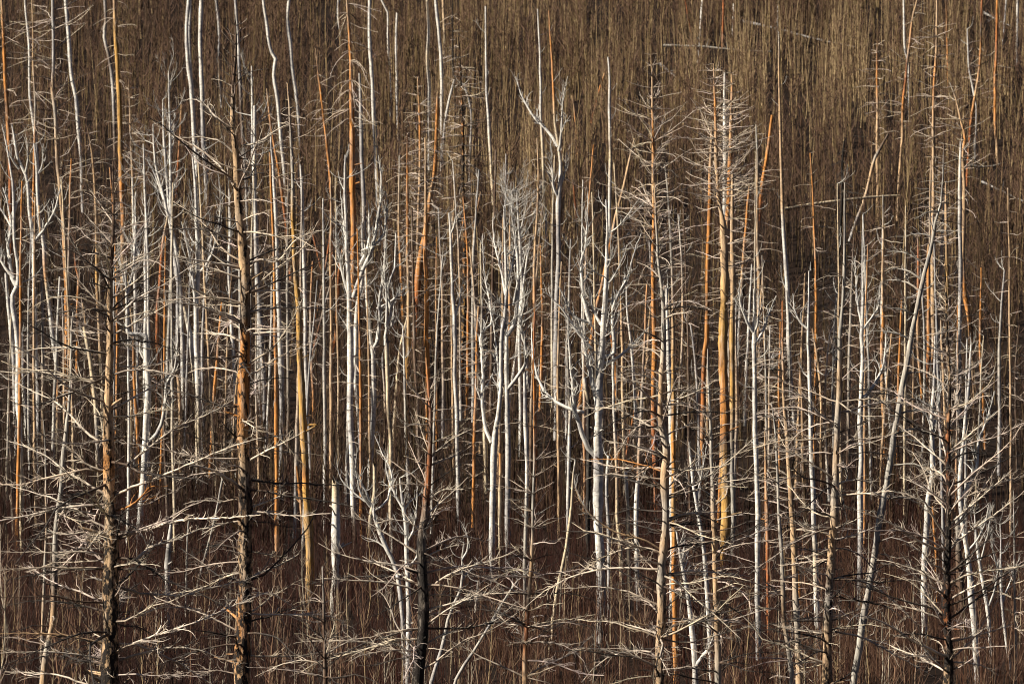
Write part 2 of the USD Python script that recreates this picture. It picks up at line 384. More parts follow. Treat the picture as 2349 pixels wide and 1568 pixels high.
# ---- the foremost conifers, whose feet stand below the frame
tree('conifer', 'nearest big conifer at the left, charred flaking foot and long bare branches both ways',
     'Q 262,372,3,K 266,520,7,K 262,640,11,K 261,700,13,T 262,800,17,T 259,900,21,T 257,1000,24,T 256,1060,25,O 257,1120,28,T 262,1200,33,T 264,1300,36,T 266,1400,38,T 264,1500,40,T 263,1568,42,T', Y=118, char=.10, charlow=.19, stubs=26,
     con=[(400, 760, 50, 190, 28, -18), (760, 1560, 52, 320, 8, -8)], dark=.22,
     hero=[('E 480,490 380,430 300,350 230,300 120,250 0,195', 9), ('E 480,715 400,670 290,610 190,540 80,495 0,470', 9), ('E 490,610 400,580 330,510 220,480', 8),
           ('E 475,870 380,810 300,760 210,730 20,680', 8), ('E 475,980 420,920 385,880 300,890 160,870', 7), ('E 480,300 420,280 330,240 270,190 150,80 60,40 0,35', 8),
           ('E 480,990 380,970 200,970 20,965', 7), ('E 490,1050,,B 350,1050 200,1070 0,1110', 8), ('E 475,1110 385,1075', 11), ('E 480,1200,,K 360,1190 240,1165 0,1165', 8),
           ('E 490,1245,,B 380,1220 200,1200 0,1230', 8), ('E 480,1385,,T 440,1375 260,1340 0,1330', 8), ('E 480,1460 350,1430 200,1415 0,1420', 8), ('E 480,1590 380,1568 230,1530 0,1525', 9),
           ('E 530,330 600,280 700,220 800,150 900,100', 7), ('E 530,610 600,560 680,500 800,410 900,370 1050,290', 9), ('E 535,720 600,680 680,650 800,600 930,545 1100,480 1199,450', 9),
           ('E 545,785,,O 600,760 650,715 690,675 770,670', 8), ('E 560,910 620,880 700,860 760,840 900,815 1000,810 1199,790', 12), ('E 560,1040 620,1000 680,950 760,930 870,885 1030,850', 10),
           ('E 560,1050,,B 650,1045 800,1050', 7), ('E 555,1125 640,1160 800,1170 950,1135 1080,1110 1199,1060', 9), ('E 560,1290 640,1250 740,1225 850,1230 920,1255', 8),
           ('E 565,1460 640,1430 760,1405 860,1410 980,1450 1090,1500', 10), ('E 560,140 650,140 750,110 850,60', 6),
           ('A 500,1260 400,1180 310,1050 280,1000', 6), ('A 510,1100 420,1000 380,960', 5), ('A 520,1020 440,900 400,850', 5), ('A 540,1080 640,1000 700,1000', 5),
           ('A 530,1230 620,1170 740,1100', 6), ('A 520,1340 600,1280 700,1200 760,1090', 6), ('A 540,1500 640,1440 800,1350', 7), ('A 500,1400 420,1330 320,1230 250,1200', 6)])
tree('conifer', 'big tan conifer with a gnarled dark top and a black burn scar at mid height',
     'Q 541,40,4,K 545,130,6,K 538,220,9,K 537,270,11,T 545,360,14,T 550,450,19,T 560,560,22,T 566,640,24,T 566,730,23,B 566,780,24,O 565,850,26,O 563,960,28,O 563,1050,29,T 567,1150,30,K 565,1300,33,T 560,1450,34,O 555,1568,36,T', Y=122, char=.12, charlow=.12, stubs=24,
     con=[(60, 330, 30, 110, 35, -10), (330, 900, 40, 210, 14, -6), (900, 1560, 32, 240, 2, -6)], dark=.25,
     hero=[('A 1050,840 980,740 870,650', 8), ('A 1040,580 980,530 920,470 880,450 820,455', 9), ('A 1060,700 1000,640 900,620 800,630', 7), ('A 1090,1200,,B 980,1160 860,1060', 9),
           ('A 1085,1210 1000,1190 880,1170 780,1150', 11), ('A 1095,1260 960,1210 800,1170', 8), ('A 1080,1450 980,1400 860,1370 740,1360', 11), ('A 1085,1540 1000,1505 860,1500', 8),
           ('A 1110,660 1199,630 B 80,610 170,565', 7), ('A 1115,1200 1199,1170 B 60,1180 100,1180 200,1080 330,1040', 9), ('A 1125,1250 1199,1210 B 60,1200 180,1120', 7),
           ('A 1120,1320 B 0,1310 150,1310 220,1390', 8), ('A 1130,1410 B 0,1400 150,1385 350,1390', 8), ('A 1120,1520 B 0,1500 150,1495 210,1500', 7),
           ('E 1085,690 1030,640 960,600 870,575 690,565', 11), ('E 1090,470,,B 1030,420 1000,380', 8), ('E 1085,970,,B 980,940 880,990', 8), ('E 1075,1360,,B 960,1330 860,1310', 8),
           ('E 1130,580 F 0,550 100,500 240,425', 8), ('E 1130,790 F 0,770 80,740 150,700', 8), ('E 1130,820 F 0,800 150,790', 7), ('E 1130,1110 F 0,1080 100,1040 200,985', 9),
           ('E 1120,1180 F -60,1150 80,1170 180,1240', 7), ('E 1085,830 1000,850 900,900', 6)])
tree('conifer', 'black charred conifer at bottom centre with branches sweeping low to both sides',
     'Q 978,820,4,O 985,900,7,R 990,1000,10,K 985,1100,13,R 978,1180,17,K 970,1240,22,B 972,1310,23,B 977,1400,24,B 972,1480,26,B 962,1568,30,B', Y=116, char=-.02, charlow=.3, stubs=18,
     con=[(840, 1180, 40, 130, 25, -6), (1180, 1560, 28, 250, 10, -8)], dark=.2,
     hero=[('F 800,1150 870,1080 1000,1030 1070,1010 1190,960', 8), ('F 790,1240 900,1200 1050,1165 1199,1155', 8), ('F 800,1300 870,1230 960,1180 1060,1110', 7), ('F 795,740 870,690 940,690', 8),
           ('F 800,550 900,460 980,420', 6), ('F 740,990 690,950 560,870 480,830 390,810', 7), ('F 745,1130 660,1080 540,1030 480,1000', 8), ('F 745,1160 600,1110 470,1100 280,1090', 8),
           ('F 740,1430 640,1300 600,1200 560,1150', 8), ('F 790,400 720,400 620,340', 5), ('F 785,320 690,200 640,110', 5), ('F 740,1480 600,1400 400,1370 180,1380', 7), ('F 790,800 880,720 960,640', 6),
           ('F 760,1400 900,1330 1040,1300 1180,1200', 7), ('F 770,890 820,780 870,700', 6), ('F 760,900 700,840 620,830 520,860', 6), ('F 780,1000 860,960 980,940', 6)])
tree('conifer', 'tall grey-tan conifer right of centre, many thin level branches, one long low branch arching left',
     'Q 1500,420,3,T 1506,560,6,L 1520,700,9,L 1524,790,11,L 1519,880,14,T 1517,950,15,T 1526,1010,16,L 1530,1040,17,T 1524,1090,18,T 1527,1180,18,L 1524,1250,19,T 1517,1310,20,L 1518,1410,20,T 1514,1480,21,T 1516,1568,22,T', Y=119, charlow=.18, stubs=24,
     con=[(440, 900, 62, 125, 22, -16), (900, 1560, 64, 220, 12, -14)], dark=.22,
     hero=[('G 690,550 600,510 520,485 430,475', 8), ('G 685,610,,O 600,580 490,560 370,560', 6), ('G 675,960,,T 600,915 500,890 430,850 360,790 300,680', 8), ('G 665,1050 500,1045 330,1070 200,1130 60,1240', 9),
           ('G 660,1330,,T 580,1290 500,1265', 9), ('G 665,1340 510,1295', 7), ('G 660,1490 540,1430 430,1405 310,1390', 9), ('G 685,400 610,330 490,320', 6), ('G 690,240 600,210 500,190 390,150', 7),
           ('G 730,730 820,700 900,680 1000,650 1110,640', 9), ('G 740,820 850,800 1000,795', 8), ('G 745,1070 850,1060 1000,1075 1100,1090', 8), ('G 720,300 850,250 930,200', 7), ('G 730,720 950,590 1110,440', 6),
           ('G 740,850,,B 830,850 930,870', 7), ('G 735,960,,B 820,940 920,960', 7), ('G 680,430 590,380 480,330 340,325', 7), ('G 700,110 640,60 540,40', 6)])
tree('conifer', 'dark brown scorched conifer at bottom right with long upswept branches',
     'Q 2170,560,3,T 2178,740,6,T 2182,900,8,T 2178,1000,11,R 2178,1150,13,K 2177,1250,15,K 2174,1330,18,K 2172,1410,20,R 2178,1490,21,K 2175,1568,24,T', Y=114, char=.22, stubs=24,
     con=[(600, 960, 52, 120, 18, 12), (960, 1560, 46, 260, 26, -6)], dark=.2,
     hero=[('H 870,520 950,450 1040,370 1110,310', 6), ('H 875,850 960,770 1060,680 1150,600', 9), ('H 875,950 960,880 1070,800 1199,690', 8), ('H 880,1190 960,1130 1050,1090', 8), ('H 890,1060,,B 1000,1000 1199,930', 7),
           ('H 890,1270,,B 1000,1180 1199,1050', 8), ('H 855,590 740,480 640,400', 7), ('H 850,920 780,800 740,740 640,720 590,725', 9), ('H 820,970 720,920 630,860 520,810 440,790', 10),
           ('H 835,1120 750,1070 600,1020 540,1010', 8), ('H 830,1160 720,1090 640,1040', 8), ('H 860,1290 700,1230 560,1200', 7), ('H 865,1450 700,1370 590,1300 500,1260 400,1240', 11), ('H 880,1470 980,1480 1100,1540', 7),
           ('H 870,1380 1000,1350 1190,1290', 7), ('H 850,760 760,690 650,640', 7)])
tree('conifer', 'straight tan conifer right of the leaning-log gap, drooping dark twigs and level branches',
     'Q 1938,420,3,L 1940,560,6,L 1937,700,8,L 1930,790,10,L 1930,870,12,T 1927,970,14,L 1924,1050,15,T 1921,1120,17,L 1916,1220,18,T 1912,1300,19,T 1908,1380,20,L 1906,1460,21,T 1903,1568,22,T', Y=121, charlow=.2, stubs=20,
     con=[(560, 900, 22, 80, 24, -20), (900, 1560, 62, 200, 6, -12)], dark=.25,
     hero=[('H 350,650 280,600 200,550 110,510 40,470', 9), ('H 355,410 250,330 170,260 110,250', 7), ('H 375,500 460,420 480,360', 6), ('H 365,670 450,650 540,680', 7), ('H 360,1170,,B 450,1190 560,1210 650,1270', 8),
           ('H 370,920 450,890 550,850', 7), ('H 370,1330 500,1370 640,1450 800,1540', 7), ('H 330,1340 200,1330 60,1300', 6), ('H 370,1090 480,1110 620,1200 760,1350', 7), ('H 345,900 240,870 100,800', 6)])
tree('conifer', 'slim tan conifer standing just left of the thick ochre trunk in the lower right',
     'Q 1624,800,3,L 1631,1000,7,L 1634,1100,10,L 1636,1200,12,T 1639,1300,13,T 1643,1430,14,T 1644,1568,16,L', Y=126, stubs=16,
     con=[(820, 1160, 46, 90, 24, -14), (1160, 1560, 44, 180, 8, -14)], dark=.3)
tree('trunk', 'long leaning grey-tan trunk slanting up to the right, with arched branches on its left side',
     'Q 2166,330,3.0,K 2163,400,3.7,L 2159,460,5.1,L 2146,510,6.7,L 2138,560,8.1,L 2125,610,9.6,L 2112,660,10.3,L 2100,713,11.1,L 2089,770,11.8,L 2077,845,12.5,L 2059,935,13.3,L 2044,1024,14.0,L 2028,1126,14.0,L 2013,1202,14.8,L 2003,1279,14.8,L 1990,1355,14.8,L 1977,1432,15.5,L 1967,1508,16.2,L 1957,1568,16.2,L', Y=128, char=-.22, stubs=8, col='L', dark=.05,
     con=[(340, 560, 34, 60, 10, -14), (900, 1500, 16, 110, 5, -10)],
     hero=[('D 760,1200 700,1150 640,1130 590,1130', 8), ('D 735,1260 680,1220 590,1205', 8), ('D 725,1310 660,1265 590,1260', 8), ('D 695,1420 640,1390 570,1385', 8), ('D 690,1530 600,1495 500,1490', 8),
           ('H 660,180 740,165 800,200', 6), ('H 650,350 760,335 850,350', 8), ('H 640,440 720,420 770,470', 7), ('H 600,585 700,575 790,640', 7), ('H 575,735 660,730 760,790', 7), ('D 790,1070 730,1050 660,1070', 6), ('D 815,950 760,960 700,990', 5)])
tree('conifer', 'slim tan conifer with pinkish bark rising beside the grey trunk at lower right centre',
     'Q 1797,690,3,R 1801,895,7,T 1808,1000,10,T 1815,1170,13,T 1819,1290,14,T 1825,1410,15,L 1831,1568,16,T', Y=127, stubs=14,
     con=[(700, 1100, 56, 75, 12, -18), (1100, 1560, 40, 110, 4, -14)], dark=.2)
tree('conifer', 'small grey conifer bending right at its foot beside two slim tan conifers, lower right',
     'H 70,300,4,L 80,380,8,L 95,600,12,L 100,800,14,L 115,1050,18,L 120,1250,20,T 145,1450,22,L 155,1560,24,L', Y=125, stubs=12, con=[(930, 1250, 40, 80, 10, -14), (1250, 1560, 26, 110, 4, -10)], dark=.25)
tree('conifer', 'thin grey conifer leaning left in front of the charred foot at lower left',
     'E 330,-120,5,L 320,0,9,L 318,200,12,L 300,400,16,L 285,500,18,L 265,700,20,L 240,900,22,L 235,1150,25,K 225,1300,26,T 205,1400,28,L 190,1530,30,T 187,1570,30,T', Y=123, stubs=14, con=[(740, 1150, 40, 75, 10, -16), (1150, 1560, 24, 110, 0, -10)], dark=.3)
tree('conifer', 'spindly dark conifer at the bottom edge beneath the pale broken snag',
     'Q 738,1300,3,L 740,1430,6,K 741,1520,9,K 742,1568,11,K', Y=112, stubs=4, con=[(1310, 1560, 34, 170, 18, -12)], dark=.4,
     hero=[('F 300,1480 200,1465 100,1495 0,1540', 6), ('F 310,1500 240,1390 220,1330', 5), ('F 310,1440 420,1380 460,1360', 5)])
tree('conifer', 'slim reddish conifer thickening to a tan foot, lower centre left of the grey forked aspen',
     'C 122,1400,5,R G 118,0,6,R 120,400,8,O 125,600,10,L 120,800,13,L 115,1000,15,T 105,1150,18,K 90,1350,22,R 85,1560,24,T', Y=120, stubs=14, con=[(960, 1300, 44, 90, 24, -8), (1300, 1560, 34, 190, 16, -10)], dark=.15)
tree('snag', 'white snag with a square broken top below the long grey bough, lower centre',
     'G 75,175,15,W 78,400,18,W 82,600,18,W 78,800,17,L 72,1000,15,L 70,1300,16,K 68,1540,16,C', b=1500, col='W', con=[(1180, 1500, 20, 70, 25, -8)])

# ---- aspens with traced forks
tree('aspen', 'large pale grey forked aspen right of centre, smooth knotty stem and wide candelabra limbs',
     'Q 1389,459,4,W 1391,585,8,W 1389,664,11,W 1383,750,14,W 1374,860,17,W 1371,920,18,W 1371,998,20,W 1373,1075,22,W 1374,1180,22,W 1379,1253,20,W 1384,1330,20,G 1384,1406,19,G 1379,1480,19,G', b=1440, stubs=16,
     limbs=[('G 390,545 345,470 315,380 300,330 290,200 275,60 270,-80', 13), ('G 300,345 220,300 160,240 130,170 110,60 108,-60', 9), ('G 400,300 385,230 360,120 345,50 C 320,1440 270,1400', 14), ('C 330,1460 335,1300 330,1180 350,1100 360,870', 10),
            ('G 430,100 480,70 C 470,1400 490,1340 540,1240 570,1130 600,1050', 10), ('G 425,130 520,80 580,20 C 640,1470', 9), ('G 345,60 C 310,1490 270,1430 225,1370 170,1320', 9), ('C 320,1450 290,1420 250,1330 215,1270', 8), ('C 445,1480 400,1430 380,1380 365,1290', 8), ('G 410,850 360,790 310,690 295,600', 5)], tw=(26, 120))
tree('aspen', 'tall aspen with a single broken-off fork like a trident against the hillside, centre',
     'C 185,50,6,O 195,200,8,O 205,400,11,O 212,550,12,C 225,650,14,C 235,750,16,W 228,860,18,W 224,900,22,W 222,1000,20,G 225,1150,20,G 220,1300,24,G 215,1560,26,G G 213,60,27,G 215,330,28,G', b=940, stubs=8,
     limbs=[('C 228,680 238,640 243,550 250,430 270,350', 8), ('C 225,660 170,580 130,540 90,480 60,420 35,340', 8), ('C 222,885 205,830 200,750 190,620', 7), ('C 235,840 260,760 265,680', 5)], tw=(4, 60))
tree('aspen', 'white aspen with upright forks and one thick arm curving up right, lower left',
     'A 560,1180,6,W 570,1300,12,W 580,1500,18,W E 655,0,22,W 660,130,26,W 666,250,26,W 655,450,30,W 650,600,30,W 635,780,30,W 620,950,30,G', b=1250, stubs=10,
     limbs=[('E 672,480 715,430 740,350 755,230 800,130 812,0 A 815,1420', 10), ('A 570,1330 600,1200 605,1050 600,860', 8), ('A 572,1290 545,1200 530,1080', 6), ('E 660,120 630,60 A 640,1450', 6)], tw=(14, 100))
tree('aspen', 'many-stemmed white aspen directly under the brightest orange trunk, heavy right-hand fork',
     'B 415,700,8,W 410,850,12,W 415,1000,14,W 420,1150,16,W 430,1300,20,W 435,1500,26,W F 440,0,28,W 440,200,28,W 437,350,26,W 447,550,26,W 450,750,24,W 460,870,24,K 462,950,24,K', b=1250, stubs=16,
     limbs=[('B 430,1340 390,1190 370,1060 375,930', 8), ('B 460,1340 490,1220 530,1130 555,1000 575,850 560,700', 12), ('B 432,1250 400,1000 385,860', 6), ('B 500,1210 520,1050 510,900', 8), ('B 530,1130 580,1060 600,950 595,860', 7)], tw=(16, 90))
tree('aspen', 'smooth white aspen stem close behind the heavy-forked one, clear of branches',
     'B 490,1000,8,G 490,1250,16,W 470,1400,22,W F 465,0,24,W 465,200,24,W 480,350,22,G 488,480,22,G', b=1020, stubs=4, tw=(6, 60))
tree('aspen', 'white aspen whose low right arm bends up like an elbow, left of centre',
     'B 500,1100,8,W 508,1250,12,W 520,1450,16,W F 525,0,18,W 540,100,20,W 540,300,22,W 530,500,22,W 522,640,22,W 522,780,20,W', b=1180, stubs=8,
     limbs=[('F 540,60 565,0 B 570,1330 590,1200 595,1080', 9), ('B 580,1390 640,1340 690,1290', 7), ('F 535,130 560,-30 B 570,1440 610,1480 630,1380 610,1250', 7)], tw=(12, 70))
tree('aspen', 'cream and white aspen with dark burnt gap in its stem, right of the elbow-armed aspen',
     'B 640,1050,6,W 635,1200,9,W 600,1300,10,W 615,1420,12,W 592,1480,14,W 590,1560,16,W F 595,0,18,G 600,150,18,C 605,350,18,C 610,400,17,K 614,470,17,C 615,750,18,C 625,1000,18,G', b=1230, stubs=12,
     limbs=[('B 592,1470 600,1400 590,1200 595,1080 590,900', 7), ('B 612,1400 640,1340 700,1280', 6)], tw=(9, 70))
tree('aspen', 'twin-stemmed white aspen at centre with two near-parallel stems and a long left arm',
     'B 1125,930,6,W 1130,1100,10,W 1135,1300,14,W 1125,1450,16,W F 1112,0,16,W 1112,200,16,W 1100,350,20,W 1080,470,26,W 1075,650,28,W 1075,900,28,W 1078,1150,26,G', b=1330, stubs=12,
     limbs=[('F 1060,480 1040,400 1028,280 1030,150 1020,0 B 1070,1450 1060,1350 1040,1250 1030,1050', 9), ('F 1095,360 1105,320 1100,150 1085,0 B 1070,1400', 8), ('B 1130,1330 1110,1200 1080,1080 1075,980', 7), ('B 1132,1290 1165,1180 1180,1020', 7)], tw=(18, 90))
tree('aspen', 'straight grey-white aspen standing immediately right of the twin-stemmed one at centre',
     'Q 1184,560,4,W 1188,640,7,W 1180,740,11,W F 1135,0,16,W 1135,250,20,W 1140,450,24,W 1138,700,24,G 1135,960,24,G', b=1260, stubs=10,
     limbs=[('F 1138,245 1190,180 1230,100 C 60,1460 75,1350 60,1250', 9), ('Q 1172,700 1195,620 1215,560', 6)], tw=(18, 90))
tree('aspen', 'far left white aspen with crooked double stem at the frame edge',
     'A 5,560,5,W 35,700,8,W 60,880,12,W 62,1000,13,W 70,1130,15,W 85,1220,17,W 82,1290,22,W 60,1340,22,W 75,1450,22,W 88,1560,24,W E 92,100,24,W 85,250,24,W 95,420,24,W 100,600,24,C 105,750,24,C 105,890,22,C', b=1223, stubs=14,
     limbs=[('A 80,1300 45,1230 30,1100 40,1020 20,900 0,840', 11), ('A 45,1250 10,1190 -20,1120', 8), ('A 62,960 85,880 130,800', 5), ('A 40,1020 10,960 -10,930', 6)], tw=(10, 80))
tree('aspen', 'grey-white aspen stem hugging the back of the crooked far-left one',
     'A 30,1230,12,W 45,1400,18,W 60,1560,20,W E 65,100,20,W 72,300,20,G 78,480,20,G', b=1010, stubs=6)
tree('aspen', 'white aspen with a slender wishbone fork left of the black-scarred conifers, upper left',
     'A 50,560,6,W 60,620,9,W 75,720,11,W 105,770,14,W 120,830,15,W 130,950,16,W 150,1080,17,W 155,1250,18,W 160,1500,20,W E 160,0,20,W 165,150,22,W 175,350,24,G 178,500,24,G 178,620,24,G', b=1085, stubs=10,
     limbs=[('A 160,1085 215,1000 250,930 265,870 280,790', 8), ('A 108,780 125,700 120,620', 6), ('A 75,760 40,690 25,620', 5)], tw=(8, 60))
tree('aspen', 'cream-white aspen leaning slightly right with an orange bark patch, beside the wishbone aspen',
     'A 160,650,10,W 170,760,13,W 175,900,15,W 182,1000,16,W 200,1100,17,W 206,1230,17,O 215,1290,18,C 230,1400,18,W 245,1560,18,W E 258,130,18,W 265,230,17,O 262,450,17,C', b=1000, stubs=8, limbs=[('A 175,790 200,720 190,640', 5)], tw=(8, 60))
tree('aspen', 'bushy white aspen with its stem bowing right, left of the gnarled-top conifer',
     'A 690,560,5,W 700,740,9,W 720,820,11,W 740,900,12,W 765,1000,14,W 790,1110,16,W 805,1250,17,W 815,1400,17,W', b=860, stubs=10, limbs=[('A 735,900 700,800 660,720', 6), ('A 770,1010 775,880 800,780', 6)], tw=(18, 90))
tree('aspen', 'bushy white aspen with straight stem and feathery top at upper left',
     'A 762,330,5,W 765,500,9,W 770,700,12,W 772,900,14,W 778,1050,15,G 775,1250,16,L 765,1450,17,L', b=900, stubs=8, tw=(22, 90))
tree('aspen', 'white aspen with dark-ringed stem just left of the feathery-topped aspen',
     'A 735,450,5,W 738,560,9,W 742,650,11,W 755,850,12,W 768,1000,14,W 785,1180,16,W 810,1330,16,G', b=840, stubs=8, tw=(18, 80))
tree('aspen', 'tall white aspen with a curved lyre fork left of the gnarled-top conifer',
     'A 868,700,8,W 885,880,14,W 890,1050,18,W 895,1200,20,W 888,1400,22,W 890,1560,24,W E 892,100,26,W 895,200,27,W 895,450,27,C 895,700,26,G', b=1150, stubs=14,
     limbs=[('A 893,1230 935,1190 985,1050 1000,900 990,780', 8), ('A 882,1390 870,1250 850,1130 820,1000', 10)], tw=(16, 90))
tree('aspen', 'white aspen stem half hidden behind the gnarled-top conifer on its left',
     'A 1030,850,6,W 1035,1050,12,W 1030,1200,13,W 1040,1350,14,W 1045,1500,15,W E 1052,50,16,W 1060,200,16,W 1065,430,16,W', b=1020, stubs=6, tw=(16, 80))
tree('aspen', 'white aspen close right of the gnarled-top conifer, straight stem',
     'A 1135,300,6,W 1140,600,12,W 1145,800,15,W 1155,1000,17,W 1160,1200,18,W 1165,1500,19,W', b=930, stubs=10, tw=(20, 90))
tree('aspen', 'white aspen with a short left fork behind the front-left conifer',
     'A 598,800,6,W 605,1000,12,W 610,1150,14,W 610,1300,15,W 612,1500,16,G', b=900, stubs=8, limbs=[('A 640,1150 620,1130 606,1050', 7)], tw=(14, 80))
tree('aspen', 'white aspen crossing behind the front-left conifer branches, next right of the short-forked aspen',
     'A 650,650,6,W 655,900,11,W 660,1050,14,W 655,1200,16,W 660,1350,17,W 655,1560,18,W E 655,40,18,W', b=980, stubs=8, tw=(18, 80))
tree('aspen', 'white aspen with splayed pair of upward arms at the right of the double-topped conifer',
     'C 1108,1300,6,W 1112,1450,14,W G 1112,0,20,W 1115,200,20,W 1118,450,21,W 1125,650,22,W 1130,850,22,W 1130,1050,23,W 1135,1400,24,G', b=1480, stubs=12,
     limbs=[('C 1110,1500 1070,1430 1040,1320 1050,1250', 8), ('C 1115,1545 1150,1490 1180,1400 1210,1330', 8), ('C 1118,1490 1130,1400 1120,1300', 6)], tw=(6, 60))
tree('aspen', 'white aspen with wavy stem and small left arm, right of the splayed-arm aspen',
     'D 232,1220,5,W 230,1350,10,W 225,1560,13,W H 230,100,15,W 235,200,16,W 240,400,18,W 245,550,20,W 250,700,21,W 250,850,22,W 255,1000,24,C 260,1200,25,W 265,1500,26,W', b=1500, stubs=14,
     limbs=[('D 225,1480 180,1430 160,1320', 6), ('H 230,190 205,160 190,120', 4)], tw=(6, 50))
tree('aspen', 'white aspen with a long curved right arm behind the straight tan conifer, right side',
     'D 480,1180,6,W 478,1300,10,W 475,1470,14,W H 472,0,18,W 475,100,18,W 468,250,20,W 462,400,22,W 470,550,23,W 460,700,24,W 462,850,26,W 460,1000,28,G 460,1150,28,G', b=1330, stubs=10,
     limbs=[('H 485,280 540,200 570,130 582,50 D 585,1490', 9), ('D 475,1480 450,1350 440,1150', 7), ('D 478,1480 520,1420 545,1380 550,1280', 6)], tw=(12, 80))
tree('aspen', 'stout white aspen left of the scorched bottom-right conifer, stem fading down into twigs',
     'H 800,0,9,W 798,200,14,W 785,400,20,W 790,600,22,W 770,750,24,W 765,900,26,W 755,1100,28,W 755,1300,28,W 760,1500,28,W', b=1490, stubs=12, limbs=[('H 788,480 770,380 740,330', 7), ('H 790,420 815,330 830,240', 6)], tw=(16, 90))
tree('aspen', 'leaning white aspen right of the scorched conifer, stem slanting to the bottom right',
     'H 965,40,8,W 955,180,11,W 945,300,14,W 930,450,16,W 915,650,20,W 930,850,22,W 950,980,24,W 965,1150,27,W 985,1300,29,W 1000,1560,30,W', Y=136, stubs=14,
     limbs=[('H 920,735 960,660 990,580 1000,480 1040,370 1075,250', 9), ('H 945,970 1000,900 1040,760', 6)], tw=(10, 80))
tree('aspen', 'slender white aspen with bent knee near the bottom right corner',
     'H 975,800,6,W 990,960,12,W 1010,1100,16,W 1035,1250,18,W 1050,1400,19,W 1070,1550,20,W', Y=138, stubs=8, limbs=[('H 1045,1215 1075,1110 1085,1000', 7), ('H 1000,1020 1030,900 1045,780', 5)], tw=(10, 70))
tree('aspen', 'last slender white aspen towards the right edge in the bottom corner',
     'H 1095,850,6,W 1098,1080,11,W 1110,1250,13,W 1125,1400,14,W 1145,1560,15,W', Y=140, stubs=8, limbs=[('H 1110,1200 1150,1090 1190,1000', 5), ('H 1100,1080 1060,980 1040,870', 5)], tw=(10, 70))
tree('aspen', 'white aspen leaning right behind the dark bottom-centre conifer, many forked arms on its left',
     'F 470,640,7,W 520,750,12,W 560,880,18,W 600,980,20,W 635,1050,20,W 655,1200,20,W 670,1400,20,G', Y=140, stubs=8,
     limbs=[('F 520,770 480,700 460,600 470,500', 6), ('F 540,790 600,740 620,640 570,520 540,450', 6), ('F 520,755 440,700 390,640 370,560', 5), ('F 560,880 540,800 545,700', 5), ('F 600,980 560,930 500,910', 5)], tw=(12, 70))
tree('aspen', 'white aspen upright behind the dark bottom-centre conifer, tangled small arms',
     'F 655,640,7,W 670,760,16,W 685,880,20,W 690,1050,22,W 697,1200,23,W 700,1350,24,W 700,1500,24,G', Y=137, stubs=8,
     limbs=[('F 680,870 700,840 740,820', 6), ('F 690,930 720,870 735,760 740,640', 6), ('F 672,780 640,720 600,620 590,540', 6), ('F 690,1040 740,980 745,900 700,890', 6), ('F 675,800 710,740 800,700', 5)], tw=(14, 70))
tree('aspen', 'grey aspen limb-like stem slanting up right beside the dark conifer, bottom centre',
     'F 1190,1100,6,L 1130,1180,10,L 1070,1280,12,G 1000,1400,14,L 900,1568,15,G', Y=122, stubs=4, tw=(6, 60))
tree('aspen', 'short grey leaning stem at the foot of the dark bottom-centre conifer, right side',
     'F 945,930,6,L 935,1020,10,L 940,1100,12,G 905,1200,14,L 880,1250,15,L 850,1400,17,G 800,1568,18,G', Y=127, stubs=8, limbs=[('F 935,1010 965,940 950,860', 6), ('F 935,1100 980,1050 1060,1010', 6)], tw=(6, 60))
tree('aspen', 'white aspen rising at lower right between the grey-tan conifer and the slim one, leaning left',
     'G 815,480,7,W 820,550,12,W 845,750,15,W 870,900,17,W 885,1050,19,W 900,1250,21,W 912,1500,22,W', Y=137, stubs=10, limbs=[('G 845,740 880,600 900,480', 5)], tw=(10, 70))
tree('aspen', 'low white aspen with an elbowed right arm at the bottom, right of the grey-tan conifer',
     'G 760,880,8,W 780,1000,14,W 810,1150,18,W 830,1350,24,W 838,1440,27,W 842,1568,28,G', Y=134, stubs=6, limbs=[('G 845,1490 875,1450 895,1420 930,1330', 12), ('G 800,1100 790,1000 800,900', 6)], tw=(8, 70))
tree('aspen', 'bushy aspen with a haze of fine twigs immediately above the twin-stemmed aspen',
     'B 1160,860,5,W C 20,1000,7,W 35,1100,9,W 50,1300,12,W 62,1560,13,W G 70,60,14,W', b=860, stubs=6, tw=(26, 120))
tree('aspen', 'bushy white aspen crown rising left of the trident aspen, slim pale stem',
     'C 38,860,5,W 45,960,9,W 55,1100,12,W 62,1300,13,W 50,1450,14,W G 40,60,14,W 20,200,14,W', b=900, stubs=6, tw=(26, 110))
tree('aspen', 'slim white aspen with gentle bends and one open right fork, beside the long rusty conifer',
     'B 880,960,8,W 888,1150,12,W 893,1300,14,W 902,1430,16,W 908,1560,17,G F 908,0,17,G 905,200,17,W 915,350,18,W 918,550,18,W 925,750,19,G 930,880,19,G', b=1215, stubs=12, limbs=[('B 905,1425 925,1360 940,1270', 6), ('B 890,1050 905,1000 910,940', 5)], tw=(5, 60))

